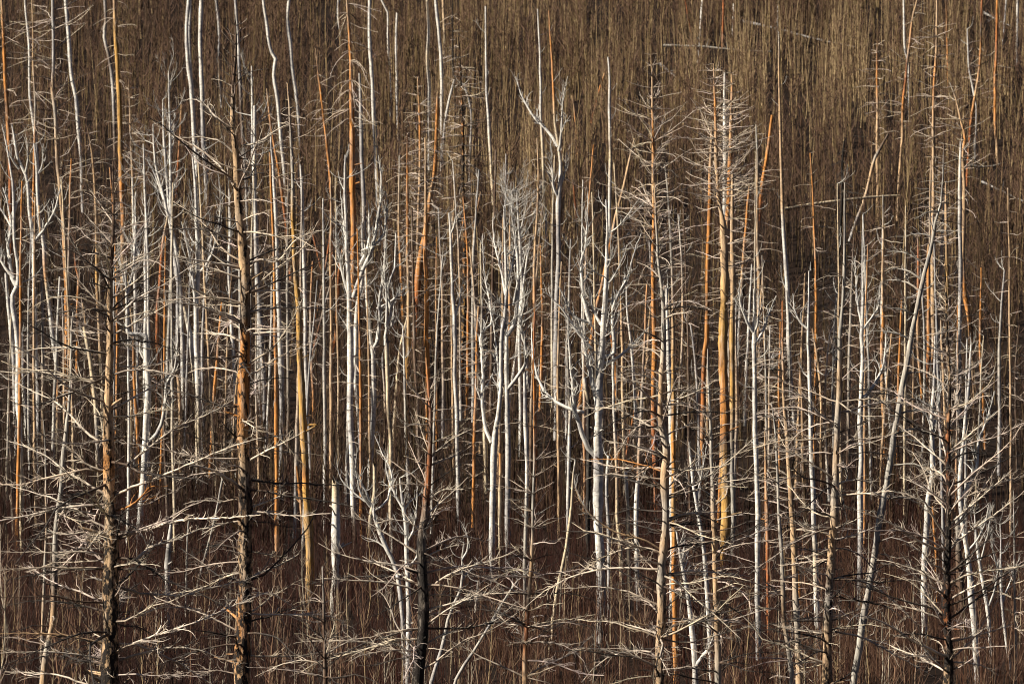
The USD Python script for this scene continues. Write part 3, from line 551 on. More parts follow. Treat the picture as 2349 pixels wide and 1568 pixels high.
# ---- plain white stems rising far up the slope
for lab, s, b in [
    ('white aspen stem top left corner, bent and bare, third pale stem from the edge', 'A 298,0,16,W 312,180,17,W 322,330,17,W 345,450,17,W 355,600,16,W 365,700,16,G 370,850,16,G', 433),
    ('thin pale stem nearest the left corner beside a twiggy orange conifer', 'A 112,0,9,W 128,200,10,W 135,430,11,W 150,560,13,W 165,700,14,W', 520),
    ('charred white stem half hidden behind the tall orange trunk at upper left', 'A 475,0,14,G 480,90,14,K 473,160,15,W 495,260,15,K 512,400,16,W 518,600,16,K 520,760,16,K', 400),
    ('left twin of a pair of close white stems at upper left', 'A 850,0,16,W 838,150,17,W 845,280,18,W 860,400,20,W 868,560,20,W 882,750,20,W 890,900,20,G', 500),
    ('right twin of a pair of close white stems at upper left, thinner', 'A 858,0,12,W 852,150,13,G 858,300,13,W 866,400,13,W 874,560,13,G', 380),
    ('white stem right of the close pair, grey in its lower half', 'A 905,0,18,W 900,180,18,W 907,350,19,W 915,560,20,G 930,800,21,G 935,1050,22,G', 545),
    ('thin grey stem ending high up, left of the gnarled-top conifer', 'A 970,0,12,G 985,150,13,G 980,280,13,G 990,420,13,G', 200),
    ('white stem leaning over just behind the gnarled conifer top', 'A 1060,0,12,W 1068,150,13,W 1075,300,13,G 1085,480,14,K 1110,900,14,G', 480),
    ('crooked white stem with a swollen kink near the top, right of the gnarled conifer', 'B 40,0,12,W 55,100,13,W 75,230,14,W 98,262,17,W 90,330,16,W 105,450,16,W 115,570,16,W 130,700,15,W 140,850,15,W', 430),
    ('bare white stem slanting right that ends at mid height, upper left of centre', 'B 160,0,15,W 152,90,16,W 165,200,16,W 175,320,16,W 195,450,16,W 205,600,14,G 207,690,13,G', 350),
    ('thin pale stem directly left of the brightest orange trunk, top edge', 'B 380,0,10,W 378,70,11,W 390,160,11,G 392,260,10,G', 160),
    ('white stem right of the brightest orange trunk, with short right forks', 'B 522,0,15,W 520,150,16,W 528,300,17,W 535,420,18,W 540,520,18,W 548,650,18,W 555,780,18,W 562,900,18,G', 500),
    ('thin pale stem of a close pair right of the orange trunk, upper centre', 'B 575,0,8,W 605,60,9,W 608,180,10,W 617,350,10,W 620,440,10,G', 230),
    ('grey-white stem with a small V fork at the top edge, upper centre', 'B 645,60,9,W 640,200,10,W 645,350,11,W 648,500,12,G 655,640,12,G', 330),
    ('cream stem with uneven bends left of two near-parallel white stems, top centre', 'B 785,0,12,C 792,150,13,W 785,260,14,C 795,400,14,W 795,650,14,G', 360),
    ('white stem bending right into its neighbour, top centre', 'B 820,0,14,W 832,140,15,W 840,250,15,W 845,400,15,W 845,620,15,G', 330),
    ('straight pale tan stem merging with the bent white one, top centre', 'B 850,0,12,T 855,200,13,C 855,370,13,G', 210),
    ('short white stem slanting down left among dark conifer twigs, upper centre', 'B 905,360,10,W 880,450,12,W 862,560,13,G 850,760,14,G', 400),
    ('thin grey bent stem right of the long rusty conifer top', 'B 945,380,8,G 965,440,9,G 980,520,10,G 975,720,11,G', 380),
    ('lone straight white stem in the open centre of the hillside', 'B 1045,30,7,W 1047,250,9,W 1048,400,11,W 1060,550,13,W 1072,750,14,C 1082,900,15,C 1090,1060,16,C', 540),
    ('thin white stem left of the trident aspen, running clear up the slope', 'C 135,40,6,W 140,150,8,W 145,300,10,W 147,500,11,W 155,650,12,C 162,850,13,C 170,1050,13,G', 530),
    ('straight white stem right of the trident aspen with a small bend under its tip', 'C 452,260,7,W 460,380,11,W 460,550,13,W 462,700,14,C 460,850,14,W 460,1000,15,W 450,1120,15,W', 620),
    ('distant white stem at the top edge, right of centre, left of a rusty stem', 'C 872,0,10,W 865,100,11,W 860,200,11,W', 105),
    ('distant white stem at the top edge right of a rusty stem', 'C 1018,0,12,W 1012,120,12,G', 65),
    ('thin white stem touching an orange one at the top right, hooked foot', 'D 660,0,9,W 662,200,11,W 680,300,12,W 683,450,12,G', 230),
    ('thin white stem leaning right at upper right, touching a rusty leaning trunk', 'D 945,130,6,W 950,300,8,W 970,400,9,W 985,500,9,G 980,620,10,G', 320),
    ('pale stem at the right top corner, straight', 'D 1170,0,12,W 1165,200,13,G', 110),
    ('dim grey stem in the top right corner beside the orange pole', 'D 1120,0,9,G 1108,140,9,G', 75),
    ('dim grey stem above the distant fallen log, upper right', 'D 92,0,9,G 88,140,10,G', 75),
    ('white and grey stem pressed against the right-hand tan conifer', 'D 910,640,10,W 905,850,16,W 905,1000,18,G 910,1300,19,G 905,1560,20,W H 905,150,20,G', 920),
    ('white stem left of the ochre conifer, grey down its length', 'B 5,480,12,W 5,800,17,W 10,1000,18,W 15,1200,19,G 25,1400,19,G 30,1560,20,G F 35,120,20,G', 900),
    ('white stem left of the ochre trunk with a bent left arm', 'B 80,600,8,W 90,800,12,W 100,950,15,W 105,1150,17,W 110,1350,20,W 120,1560,22,W F 125,200,24,G 130,400,24,G 125,600,24,G', 1080),
    ('white stem close right of the ochre trunk with curved right arm', 'B 205,740,8,W 215,900,14,W 218,1100,16,W 225,1300,17,W 228,1500,17,W F 228,0,16,W 235,250,15,G 245,500,15,G 252,650,15,G', 1120),
    ('pale grey stem behind the brightest orange trunk, on its right', 'B 475,330,10,L 485,480,16,G 490,700,18,G 500,900,19,G 500,1200,20,G', 640),
    ('cut-off cream stem left of the front conifer, clean broken tip', 'A 380,1470,17,C 395,1560,18,C E 405,100,19,C 425,300,18,C 433,450,18,G 438,670,18,C', 1120),
    ('cream and white stem with a pale cut end left of the gnarled-top conifer', 'A 828,1380,18,C 850,1500,21,W E 860,60,22,W 870,150,22,C 885,400,22,C 890,520,22,C', 1040),
    ('tan-grey stem behind the lyre-forked aspen', 'E 800,180,16,T 810,280,18,T 812,420,18,T', 980),
    ('dim blue-grey stem in the shade left of the lyre-forked aspen', 'A 780,1150,12,G 800,1300,15,G 800,1560,16,G E 770,150,16,G', 900),
    ('white stem left of the grey forked aspen, straight with a pale foot', 'G 285,285,11,C 275,450,15,W 272,650,16,W 270,850,15,G 275,1050,14,G', 1320),
    ('cream pole leaning right to left, low left of the grey forked aspen', 'G 305,560,8,W 300,600,10,C 285,800,12,C 260,980,14,C 225,1150,17,C 200,1390,19,C', 1480),
    ('dark blue-black burnt stem behind the grey forked aspen', 'G 345,190,14,W 347,240,15,C 362,270,18,B 362,500,21,B 360,750,22,B 355,980,22,B', 1260),
    ('cream stem with an orange streak right of the grey forked aspen', 'G 472,60,10,W 475,100,12,W 478,350,13,W 488,600,14,T 490,800,15,C 505,950,16,C 512,1150,16,C', 1340),
    ('broken cream stem with a jagged tip, right of the grey forked aspen', 'G 530,615,14,W 540,800,16,C 545,1000,17,C 552,1230,18,C', 1380),
    ('grey aspen stem right of the grey forked aspen, wavy', 'C 535,1290,6,W 540,1450,10,W G 550,0,12,W 565,200,14,W 575,400,15,W 580,560,16,C 590,640,16,O', 1090),
    ('white broken-topped stem between the grey forked aspen and the tall grey-tan conifer', 'G 585,655,18,W 580,850,22,W 585,1000,22,W 585,1150,22,G', 1350),
    ('slim grey stem close behind the grey forked aspen on its right', 'G 455,545,13,W 447,700,15,G 455,900,16,G 460,1150,16,G', 1360),
    ('white stem behind the tall grey-tan conifer, right of its trunk', 'C 715,1300,10,W G 720,100,20,W 730,300,24,W 735,550,26,W 740,900,26,W 735,1250,26,W', 1400),
    ('long white stem grading from tan tip to white foot, right of the double-topped conifer', 'D 92,150,5,L 92,300,9,T 95,450,11,T 98,600,13,T 102,800,14,T 108,940,16,T 112,1000,17,W 118,1100,18,W 128,1250,19,W 138,1450,20,W H 140,0,20,W 150,200,20,G 168,400,20,W 175,500,20,G', 1030),
    ('dim white stem partly hidden in twigs at the right of the leaning trunk', 'H 905,0,14,G 900,200,18,G 905,420,18,G', 980),
    ('short pale post deep in the thicket right of the dark bottom-centre conifer', 'F 1010,1105,12,L 1005,1170,13,L', 1370),
]:
    tree('aspen', lab, s, b=b, stubs=11, tw=(3, 45) if s.split()[1].split(',')[1] != '0' else None)

# ---- bare and half bare orange trunks and thin conifers
for lab, s, b, con in [
    ('orange trunk at the left frame edge', 'A 6,0,12,T 12,200,14,O 22,420,17,O 33,600,18,O 40,800,18,R 42,980,18,R', 560, [(20, 330, 36, 50, -5, -14)]),
    ('thin tan conifer right of the left-edge orange trunk', 'A 150,0,6,T 152,300,9,T 160,500,11,L 155,700,11,O 148,960,12,O', 560, [(0, 340, 60, 70, 0, -18)]),
    ('grey and tan conifer with lit branches to its left, upper left', 'A 235,0,13,G 236,300,15,G 232,400,16,T 240,500,17,L 246,680,18,T 262,850,18,T 275,1000,18,T 290,1300,18,O 290,1560,18,O E 285,140,18,O', 900, [(20, 400, 44, 90, 6, 10)]),
    ('tall orange pole at upper left, smooth and sunlit', 'A 513,0,15,T 522,200,18,Y 535,430,21,Y 543,650,23,Y 550,850,24,O 557,1000,24,O 557,1130,24,T', 640, [(10, 220, 30, 50, -10, -20)]),
    ('thin tan conifer left of the tall orange pole', 'A 395,560,5,K 420,700,9,T 430,850,11,T 435,1000,12,T 435,1200,14,Y 440,1400,16,T 450,1560,18,T E 455,150,19,C 460,290,19,C', 950, [(300, 560, 50, 60, 5, -14)]),
    ('thin dusky conifer right of the tall orange pole', 'A 580,360,5,K 590,600,9,T 598,800,10,T 600,1000,11,T', 560, [(190, 420, 56, 55, 8, -12)]),
    ('red-orange leaning stick trunk left of the lyre-forked aspen', 'A 757,975,10,C 735,1100,13,R 725,1250,14,R 712,1400,14,R 712,1560,15,R E 712,150,15,R', 900, None),
    ('short forked red-orange snag behind the front-left conifer', 'A 338,1120,7,K 345,1210,10,R 357,1245,12,O 355,1350,12,O 352,1440,12,O', 780, None),
    ('small orange stem high between the feathery white aspens', 'A 818,470,5,T 812,590,8,O 800,740,10,R', 400, None),
    ('orange-brown stem low behind the front-left conifer, right side', 'E 605,0,13,K 610,250,14,O 622,400,15,O 630,570,16,O', 1090, None),
    ('thin tan stem behind the front-left conifer, near the red-orange one', 'E 592,290,9,T 590,500,11,C 588,660,11,T', 1120, None),
    ('brightest orange trunk at upper centre left with a drooping twiggy crown', 'B 420,0,8,T 430,150,11,O 435,300,15,O 440,500,20,O 445,650,25,O 445,800,26,O 450,1000,25,O 450,1200,24,O 445,1400,24,O', 790, [(0, 330, 66, 70, -12, -26)]),
    ('thin orange stem just right of the kinked white stem, upper left of centre', 'B 58,400,6,T 80,580,10,O 100,700,11,O 120,830,12,O 135,950,12,R 152,1090,13,R', 620, [(220, 420, 26, 40, 0, -12)]),
    ('thin rusty conifer left of the brightest orange trunk', 'B 280,220,5,T 300,400,9,O 315,520,11,O 330,660,12,O 345,800,13,O 350,900,13,R', 560, [(120, 380, 36, 45, -10, -16)]),
    ('ochre yellow trunk, thickest at lower left of centre, burnt knot halfway', 'B 155,380,8,T 170,650,13,L 178,850,16,L 180,1000,19,Y 185,1200,22,Y 200,1400,25,Y 205,1560,27,Y F 215,250,31,Y 226,450,33,Y 232,560,33,Y 236,600,28,K 236,640,30,O 237,700,31,Y 250,850,38,Y 260,1000,40,Y 258,1150,38,Y 255,1240,34,O', 1400, [(200, 480, 50, 50, 5, -12), (480, 800, 22, 60, 0, -10)]),
    ('orange splintered stub left of the ochre trunk', 'F 192,588,10,O 205,700,15,O 215,800,16,T 225,920,16,R', 1200, None),
    ('rusty leaning pole crossing behind the ochre trunk, upper of three', 'B 350,1020,7,R 330,1130,8,R 310,1250,8,K 290,1350,9,R 268,1440,9,R', 760, None),
    ('red-orange pole leaning beside the many-stemmed aspen', 'B 400,1130,11,O 385,1250,14,R 375,1450,16,O 365,1560,16,R F 362,20,16,R', 840, None),
    ('rusty pole leaning left to right behind the ochre trunk', 'B 260,1040,7,R 300,1200,9,R 325,1310,9,K', 690, None),
    ('long rusty pole leaning right at a slant behind the ochre trunk', 'B 372,1210,5,R 330,1330,7,L 300,1440,8,K 268,1568,9,R', 850, None),
    ('tan thin conifer at upper centre, left of three orange trunks', 'B 738,350,5,T 745,600,10,O 745,750,12,T 737,1000,13,T 735,1150,14,T', 660, [(180, 500, 80, 50, 8, -14)]),
    ('thick orange trunk slanting left at its foot, centre', 'B 828,420,9,T 825,480,13,O 820,650,16,O 815,780,18,O 800,850,20,T 785,950,22,O 765,1080,25,O 745,1200,28,O 735,1350,28,R 730,1450,28,R', 800, [(220, 560, 60, 65, 0, -14)]),
    ('upright orange trunk directly behind the dark bottom-centre conifer', 'B 770,620,7,T 775,900,14,T 770,1100,18,O 775,1250,20,O 775,1400,19,O 770,1560,18,O F 775,0,18,O 780,200,19,O 780,400,18,O 775,680,16,R', 1110, [(330, 720, 70, 55, 5, -14)]),
    ('straight orange trunk left of the slanting thick one, centre', 'B 690,600,6,K 690,850,11,O 692,1000,13,O 697,1200,15,T 700,1400,18,T 700,1560,20,Y F 697,100,21,Y 695,250,21,O 698,480,20,O', 1010, [(310, 640, 66, 45, 5, -12)]),
    ('twisted orange-brown trunk left of the straight orange one, centre', 'B 655,700,6,L 655,1000,11,T 670,1250,13,O 680,1450,14,O 685,1560,14,O', 800, [(400, 640, 36, 35, 5, -12)]),
    ('dark thin conifer with black twigs at upper centre', 'B 890,0,6,K 888,250,9,B 895,380,9,K 900,500,9,K', 330, [(0, 200, 40, 40, 0, -10)]),
    ('long rusty conifer pole with short black twigs, centre', 'B 922,170,5,K 932,400,9,O 938,600,12,O 942,800,15,T 945,1000,18,O 950,1200,20,O 950,1400,22,Y 945,1560,22,O F 945,40,22,O 940,200,20,R', 880, [(100, 480, 110, 62, 2, -8)]),
    ('orange tip of a small snag on the open centre slope', 'B 1022,865,5,T 1010,920,7,O 1000,980,7,T', 560, None),
    ('thin orange conifer low centre with drooping lit twigs on its left', 'F 1010,-130,6,T 1003,0,10,O 1000,200,12,O 990,450,13,O 985,700,14,O', 1130, [(740, 1130, 60, 60, 10, -26)]),
    ('cream and orange stem between the two white aspens at lower centre', 'F 1108,530,12,O 1105,700,15,C 1103,950,15,C', 1250, None),
    ('tan-orange conifer with an open pointed crown, right of centre', 'C 643,250,4,K 648,350,7,T 650,450,9,T 655,600,13,O 655,800,16,T 657,1000,17,O 655,1200,18,O 655,1400,20,O 660,1560,22,O G 655,200,23,O 658,400,24,R 670,720,24,R', 1150, [(130, 580, 84, 115, 24, -6), (580, 820, 20, 70, 0, -10)]),
    ('small orange stub leaning right beside the straight white stem, upper centre right', 'C 442,310,6,T 425,370,9,O 405,440,9,R', 240, None),
    ('small faint orange stick on the slope right of the trident aspen', 'C 288,430,4,T 298,480,7,T 304,550,7,O', 300, None),
    ('long orange pole leaning right, between the grey forked aspen and the open-crowned conifer', 'C 572,620,7,T 545,740,11,T 520,850,12,T 490,960,13,T 465,1080,13,O 430,1250,14,O 395,1400,15,O 370,1560,16,O G 350,150,17,O 325,310,17,O', 940, None),
    ('thick ochre-orange conifer, left leader of a double top, right of centre', 'C 928,280,5,T 935,450,11,O 938,650,15,T 945,850,18,T 962,960,20,T 970,1020,34,T 972,1200,36,T 968,1400,38,Y 965,1560,40,Y G 965,0,40,Y 965,200,42,O 970,400,42,O 968,480,44,K 970,600,45,Y 970,800,44,Y 968,1040,42,Y', 1290, [(150, 460, 100, 100, 8, 14), (460, 740, 44, 80, -4, 14)]),
    ('right leader of the double-topped conifer, a close reddish stem of its own', 'C 1012,330,6,T 1010,450,13,O 1008,550,17,T 1000,750,20,O 990,950,22,O 982,1060,20,T 1010,1300,18,T', 760, [(170, 480, 90, 95, 6, 14)]),
    ('white peeled stem behind the double-topped conifer', 'C 975,330,8,W 975,500,18,W 975,700,22,W 972,900,22,W 975,1300,22,G', 760, None),
    ('burnt orange trunk left of the double-topped conifer', 'C 918,560,7,T 915,720,16,T 912,900,20,O 905,1050,21,O 898,1200,22,O 895,1400,22,O 890,1560,22,O G 885,60,22,O 880,200,22,R 875,470,22,O', 1090, [(330, 480, 20, 40, 0, -10)]),
    ('tan shaded trunk right of the double-topped conifer', 'C 1012,780,12,T 1012,1100,20,T 1015,1300,22,T 1010,1560,23,Y G 1010,250,24,Y 1005,550,24,L 1010,870,24,L', 1200, [(420, 760, 30, 60, 0, 10)]),
    ('leaning orange snag near the top right of the double-topped conifer', 'C 1192,520,12,O 1170,700,15,O 1150,820,16,O 1138,940,16,R', 540, None),
    ('thin pink-tan conifer right of the double-topped conifer', 'C 1118,560,5,L 1122,650,11,L 1122,850,15,T 1122,1050,16,T 1130,1250,17,T 1130,1420,17,T', 780, [(300, 700, 50, 55, 0, -10)]),
    ('orange thin stem between the tan shaded trunk and the pink-tan conifer', 'C 1085,840,7,T 1080,900,11,O 1065,1080,13,O 1050,1250,14,T 1040,1400,14,G', 760, [(440, 680, 30, 40, 0, -8)]),
    ('distant rusty stem between two white ones at the top edge', 'C 968,0,8,R 965,140,9,R', 75, None),
    ('faint distant rusty stem at the top edge right of centre', 'C 800,0,6,R 815,90,7,R', 55, None),
    ('dark red burnt thin stem right of the trident aspen', 'C 293,810,6,B 300,880,8,R 310,1000,8,B 322,1130,9,B', 600, None),
    ('thin pale conifer right of the open-crowned conifer', 'C 708,740,4,L 725,950,8,L 735,1150,10,L 740,1400,11,T', 740, [(400, 720, 50, 45, 5, -14)]),
    ('orange-tan trunk directly right of the tall grey-tan conifer, straight to the frame foot', 'C 742,1400,12,T G 745,0,15,T 748,250,18,Y 752,500,20,O 755,750,21,Y 755,1000,22,O 760,1250,23,O 765,1560,24,O', 1560, None),
    ('rusty conifer stem behind the aspen at the centre, left of the trident aspen', 'C 132,620,5,T 135,850,9,T 130,1000,11,T 120,1200,13,T 120,1400,14,O G 118,0,16,O 118,200,18,O 120,400,18,R 125,620,18,R', 1110, [(340, 640, 40, 40, 0, -10)]),
    ('orange pole at the left border of the centre aspens, short twigs', 'C 10,960,8,T 8,1250,13,T 5,1560,14,O G 3,60,14,T', 840, None),
    ('orange and cream stem behind the grey forked aspen, right of the long leaning pole', 'G 465,0,14,R 480,100,17,O 490,250,19,O 497,450,20,O 500,640,19,R', 1100, None),
    ('thin rusty pole leaning right beside the grey-tan conifer', 'G 632,90,7,T 590,260,8,O 545,450,9,R 528,560,9,R', 1060, None),
    ('orange stem right of the splayed-arm aspen with thin twigs', 'G 1158,430,6,T 1160,500,9,T 1170,750,13,O 1175,1000,14,R 1175,1370,14,R', 1460, [(990, 1250, 40, 60, 5, -12)]),
    ('fine pinkish conifer spire right of the splayed-arm aspen', 'H 25,-100,4,L 35,100,8,L 40,400,12,L 40,700,14,O 48,900,15,O 50,1120,15,R', 1340, [(730, 1130, 76, 62, 5, -14)]),
    ('black drooping charred conifer at right', 'D 392,630,7,B 380,750,12,B 378,900,12,B 370,1050,14,B 362,1200,15,B 358,1400,16,B 350,1560,17,B H 345,200,17,B 345,450,17,B', 990, [(325, 800, 84, 62, -26, -14)]),
    ('thin orange conifer with sparse twigs at upper right, left of the leaning broken stem', 'D 542,160,4,K 540,350,9,O 542,500,12,T 542,700,13,T 545,920,14,T', 480, [(90, 330, 50, 50, 10, -12)]),
    ('slim tan conifer behind the white curved-arm aspen, right side', 'D 562,880,5,L 565,1100,10,T 562,1300,14,T 565,1450,16,O 560,1560,17,O H 560,100,17,O 560,250,17,T 568,420,18,O 568,580,18,O', 1080, [(450, 800, 50, 50, 0, -10)]),
    ('broken forked stem leaning right, above the fallen pole at right', 'D 588,605,9,K 550,670,13,K 530,710,13,L 520,740,13,T 495,850,14,T 475,920,14,T 450,985,14,G', 510, None),
    ('red-orange conifer stem with lit foot twigs at upper right', 'D 720,0,6,T 700,80,9,T 690,180,10,O 680,260,11,K 668,380,12,R 660,470,12,O 658,600,12,T 650,700,12,T 640,890,12,T', 460, [(0, 330, 44, 42, 5, -12)]),
    ('tall straight orange conifer at the right, full height of the slope', 'D 805,0,9,T 803,200,11,T 793,380,12,O 790,550,13,T 790,750,15,T 792,900,18,T 793,1100,20,T 795,1300,23,T 800,1560,24,T H 790,120,22,O 770,300,20,O', 950, [(60, 560, 110, 48, 4, -10), (560, 820, 30, 45, 0, -10)]),
    ('very thin orange stem right of the tall straight orange conifer, top right', 'D 852,0,6,K 855,100,8,O 857,250,8,O 858,390,8,O', 210, None),
    ('rusty leaning trunk at upper right with curled twigs', 'D 1008,0,7,R 1005,150,8,B 1003,260,10,O 985,400,11,T 965,500,12,O 955,600,12,R 948,700,12,R', 370, [(80, 230, 20, 45, 0, 12)]),
    ('orange pole near the right top corner', 'D 1082,0,11,O 1080,200,12,R 1072,350,13,O 1070,500,13,O 1078,660,13,T', 350, [(100, 300, 18, 40, -5, -10)]),
    ('tan conifer with a bent top and two long right branches, far right', 'D 868,370,4,L 900,460,9,T 920,560,12,T 933,620,12,O 922,700,15,T 930,850,18,T 925,1000,20,T 920,1150,21,T 925,1300,21,O 945,1400,22,O 960,1560,22,T H 970,200,22,T', 900, [(200, 420, 50, 60, 22, -10), (420, 800, 30, 55, -6, -16)]),
    ('orange-tan trunk left of the far-right bent-top conifer', 'D 843,820,7,T 845,900,13,T 845,1100,15,T 850,1300,16,Y 855,1560,17,T H 860,200,18,L 868,400,18,T', 990, [(430, 860, 64, 42, 3, -8)]),
    ('orange trunk behind the long leaning grey trunk, left of the tall straight conifer', 'D 772,1100,13,T 770,1200,16,O 770,1400,17,O 770,1560,18,O H 765,150,18,R 762,420,17,O', 1000, None),
    ('dull tan trunk half hidden behind the long leaning grey trunk', 'D 718,1060,8,K 722,1150,12,R 722,1560,14,T H 735,200,14,O', 880, [(480, 700, 40, 40, 0, -10)]),
    ('blurred dark brown trunk at the far bottom right behind twigs', 'H 900,820,20,L 910,1000,30,K 920,1200,33,K 925,1450,34,K', 1490, None),
    ('orange stem low right behind the stout white aspen', 'H 788,770,10,O 795,900,13,O 800,960,13,O', 1290, None),
    ('orange stem between the slim conifers at lower right', 'H 172,1010,10,O 190,1200,14,O 190,1370,14,R', 1500, None),
    ('fine grey conifer with tiered level twigs behind the left leaning grey conifer', 'E 195,380,4,L 205,600,8,L 205,800,9,T 195,1050,11,L 185,1300,14,T 180,1500,16,L', 1540, [(960, 1300, 50, 55, 10, -16)]),
    ('fine leafless conifer tier at right edge bottom, thin grey stem', 'H 1150,700,4,L 1155,900,8,L 1160,1200,10,L 1170,1500,12,L', 1540, [(1150, 1500, 46, 90, 15, -14)]),
    ('tiered thin conifer with rosy twigs right of the splayed-arm aspen, tips level', 'D 20,1150,4,L 28,1350,7,T 32,1560,9,T H 33,250,10,T', 960, [(640, 950, 56, 65, 0, -16)]),
]:
    thin = con is not None
    tree('conifer' if thin else 'trunk', lab, s, b=b, con=con, stubs=14 if not thin else 10, dark=.45 if 'black' in lab or 'dark' in lab else .12, char=.25 if 'black' in lab else .02,
         col='B' if 'black drooping' in lab else None)

# ---- slim trunks deep in the stand, seen in the gaps
LAND = [(8, 'the left frame edge'), (90, 'the wishbone aspen'), (205, 'the cut-off cream stem'), (262, 'the front-left conifer'), (330, 'the curving-arm aspen'), (455, 'the lyre-forked aspen'),
        (560, 'the gnarled-top conifer'), (692, 'the ochre trunk'), (768, 'the pale broken snag'), (812, 'the many-stemmed aspen'), (975, 'the dark bottom-centre conifer'), (1046, 'the open-forked aspen'),
        (1132, 'the twin-stemmed aspen'), (1275, 'the trident aspen'), (1372, 'the grey forked aspen'), (1522, 'the tall grey-tan conifer'), (1660, 'the double-topped conifer'), (1735, 'the splayed-arm aspen'),
        (1857, 'the wavy white aspen'), (1920, 'the straight tan conifer'), (2030, 'the long leaning trunk'), (2142, 'the tall straight orange conifer'), (2205, 'the bent-top tan conifer'), (2345, 'the right frame edge')]
deep = np.random.default_rng(41)
for (xa, na), (xb, nb) in zip(LAND[:-1], LAND[1:]):
    kinds = ['grey', 'tan', 'white', 'rusty', 'cream', 'dark'] if xb - xa > 80 else ['grey', 'tan', 'white', 'rusty'] if xb - xa > 60 else ['grey', 'tan', 'cream'] if xb - xa > 40 else ['grey']
    xs = np.sort(xa + (xb - xa) * (np.arange(len(kinds)) + deep.uniform(.25, .75, len(kinds))) / len(kinds))
    for x, word in zip(xs, deep.permutation(kinds)):
        top, foot, lx = deep.uniform(330, 820), deep.uniform(900, 1260), deep.normal() * 14
        wd = deep.uniform(5.5, 9.5)
        c = {'grey': 'G', 'tan': 'T', 'white': 'W', 'rusty': 'O', 'cream': 'C', 'dark': 'K'}[word]
        mid = (top + foot) / 2
        s = f'Q {x + lx:.0f},{top:.0f},{wd * .4:.1f},{c} {x + lx * .4 + deep.normal() * 4:.0f},{mid:.0f},{wd * .8:.1f},{deep.choice([c, c, "L", "T"])} {x:.0f},{foot:.0f},{wd:.1f},{c}'
        lab = f'slim {word} trunk deep between {na} and {nb}'
        if word in ('grey', 'white', 'cream'): tree('aspen', lab, s, b=foot, stubs=8, tw=(7, 60))
        else: tree('conifer', lab, s, b=foot, stubs=6, con=[(top + 10, mid + 120, 34, deep.uniform(35, 65), deep.uniform(-8, 15), -12)])

# ---- snags and fallen logs
tree('snag', 'pale cream broken snag standing alone at lower left of centre, splintered top, one knot',
     'F 364,668,28,C 366,720,36,C 367,800,38,W 365,950,38,W 362,980,43,W 366,1020,38,W 366,1080,38,W 358,1180,39,L', b=1370, stubs=5, col='W', char=-.05)
tree('snag', 'short white snag with a black burnt hollow, lower left behind long branches',
     'E 770,850,10,W 762,920,22,W 756,990,26,B 752,1050,25,W 755,1150,24,G', b=1350, stubs=5, col='W')
tree('snag', 'cream snag with a square top left of the elbow-armed aspen foot',
     'F 545,588,16,C 545,720,19,C 528,800,19,C 522,870,20,C 516,1010,20,C', b=1270, stubs=5, col='W')
tree('snag', 'thin leaning grey pole low left between the two front conifers',
     'E 1003,640,8,L 960,850,10,L 920,1000,11,L 880,1160,12,L', b=1355, stubs=6)
tree('snag', 'thin upright grey pole left of the leaning pole between the two front conifers',
     'E 853,820,6,L 842,1000,8,L 838,1170,9,L', b=1365, stubs=5)

def log(label, pts, Y0, Y1, wpx, tint):
    P, _, _, d = parse(pts)
    dn = d / d[-1]
    Yv = Y0 + (Y1 - Y0) * dn
    p3 = np.array([at(x, y, yy) for (x, y), yy in zip(P, Yv)])
    r = wpx * K * Yv * .5 * (1.1 - .6 * dn)
    q, (rr,) = resample(p3, [r], .5)
    c = q[len(q) // 2].copy()
    o = thing('fallen_log', c, label, 'log', 'fallen logs on the hillside')
    mb = MB()
    mb.tube(q, rr * (1 + .08 * rng.normal(size=len(rr))), 9, np.array(COL[tint]) * (1.0 if tint == 'C' else .62), .22, rough=.05)
    mb.build(str(o.GetPath()) + '/trunk', M['conifer'], c)
    br = MB()
    for k in range(4):
        i = rng.integers(len(q) // 4, len(q) - 2)
        dv = unit(rng.normal(size=3) + np.array([0, -.3, .8]))
        br.tube(np.array([q[i], q[i] + dv * .25, q[i] + dv * .45 + rng.normal(size=3) * .05]), np.array([.03, .022, .012]), 4, np.array(COL[tint]) * .5, .1)
    br.build(str(o.GetPath()) + '/branch', M['branch'], c)
def gY(p, x=1174.5):                              # where the line of sight at that picture height meets the slope, a little nearer
    return Yof(p) - 6.5
log('pale fallen log lying almost level high on the slope, right of centre', 'C 700,206 870,210 1000,222 1185,232', gY(108) - 3, gY(118) - 3, 6, 'L')
log('grey fallen log slanting down right near the top edge, upper right', 'D -80,92 0,110 90,130 240,170 460,215', gY(52), gY(108), 6, 'G')
log('long pale fallen pole tilting up right behind the black drooping conifer', 'D 120,942 250,920 400,900 550,885 640,880', gY(470) - 6, gY(450) - 6, 8, 'C')
log('grey fallen log slanting down to the right frame edge at mid height', 'D 1010,818 1100,860 1210,912', gY(418) + 4, gY(462) + 4, 5, 'G')
log('short grey fallen log slanting right in the top right corner', 'D 1015,55 1090,95 1140,118', gY(30), gY(58), 6, 'G')
log('crooked pale branchy log lying right of the far-right bent-top conifer', 'D 945,745 1030,752 1075,745 1110,733', gY(382), gY(376), 6, 'L')
log('short dim fallen log on the slope left of the double-topped conifer', 'C 688,290 730,325 775,362', gY(148), gY(185), 6, 'G')

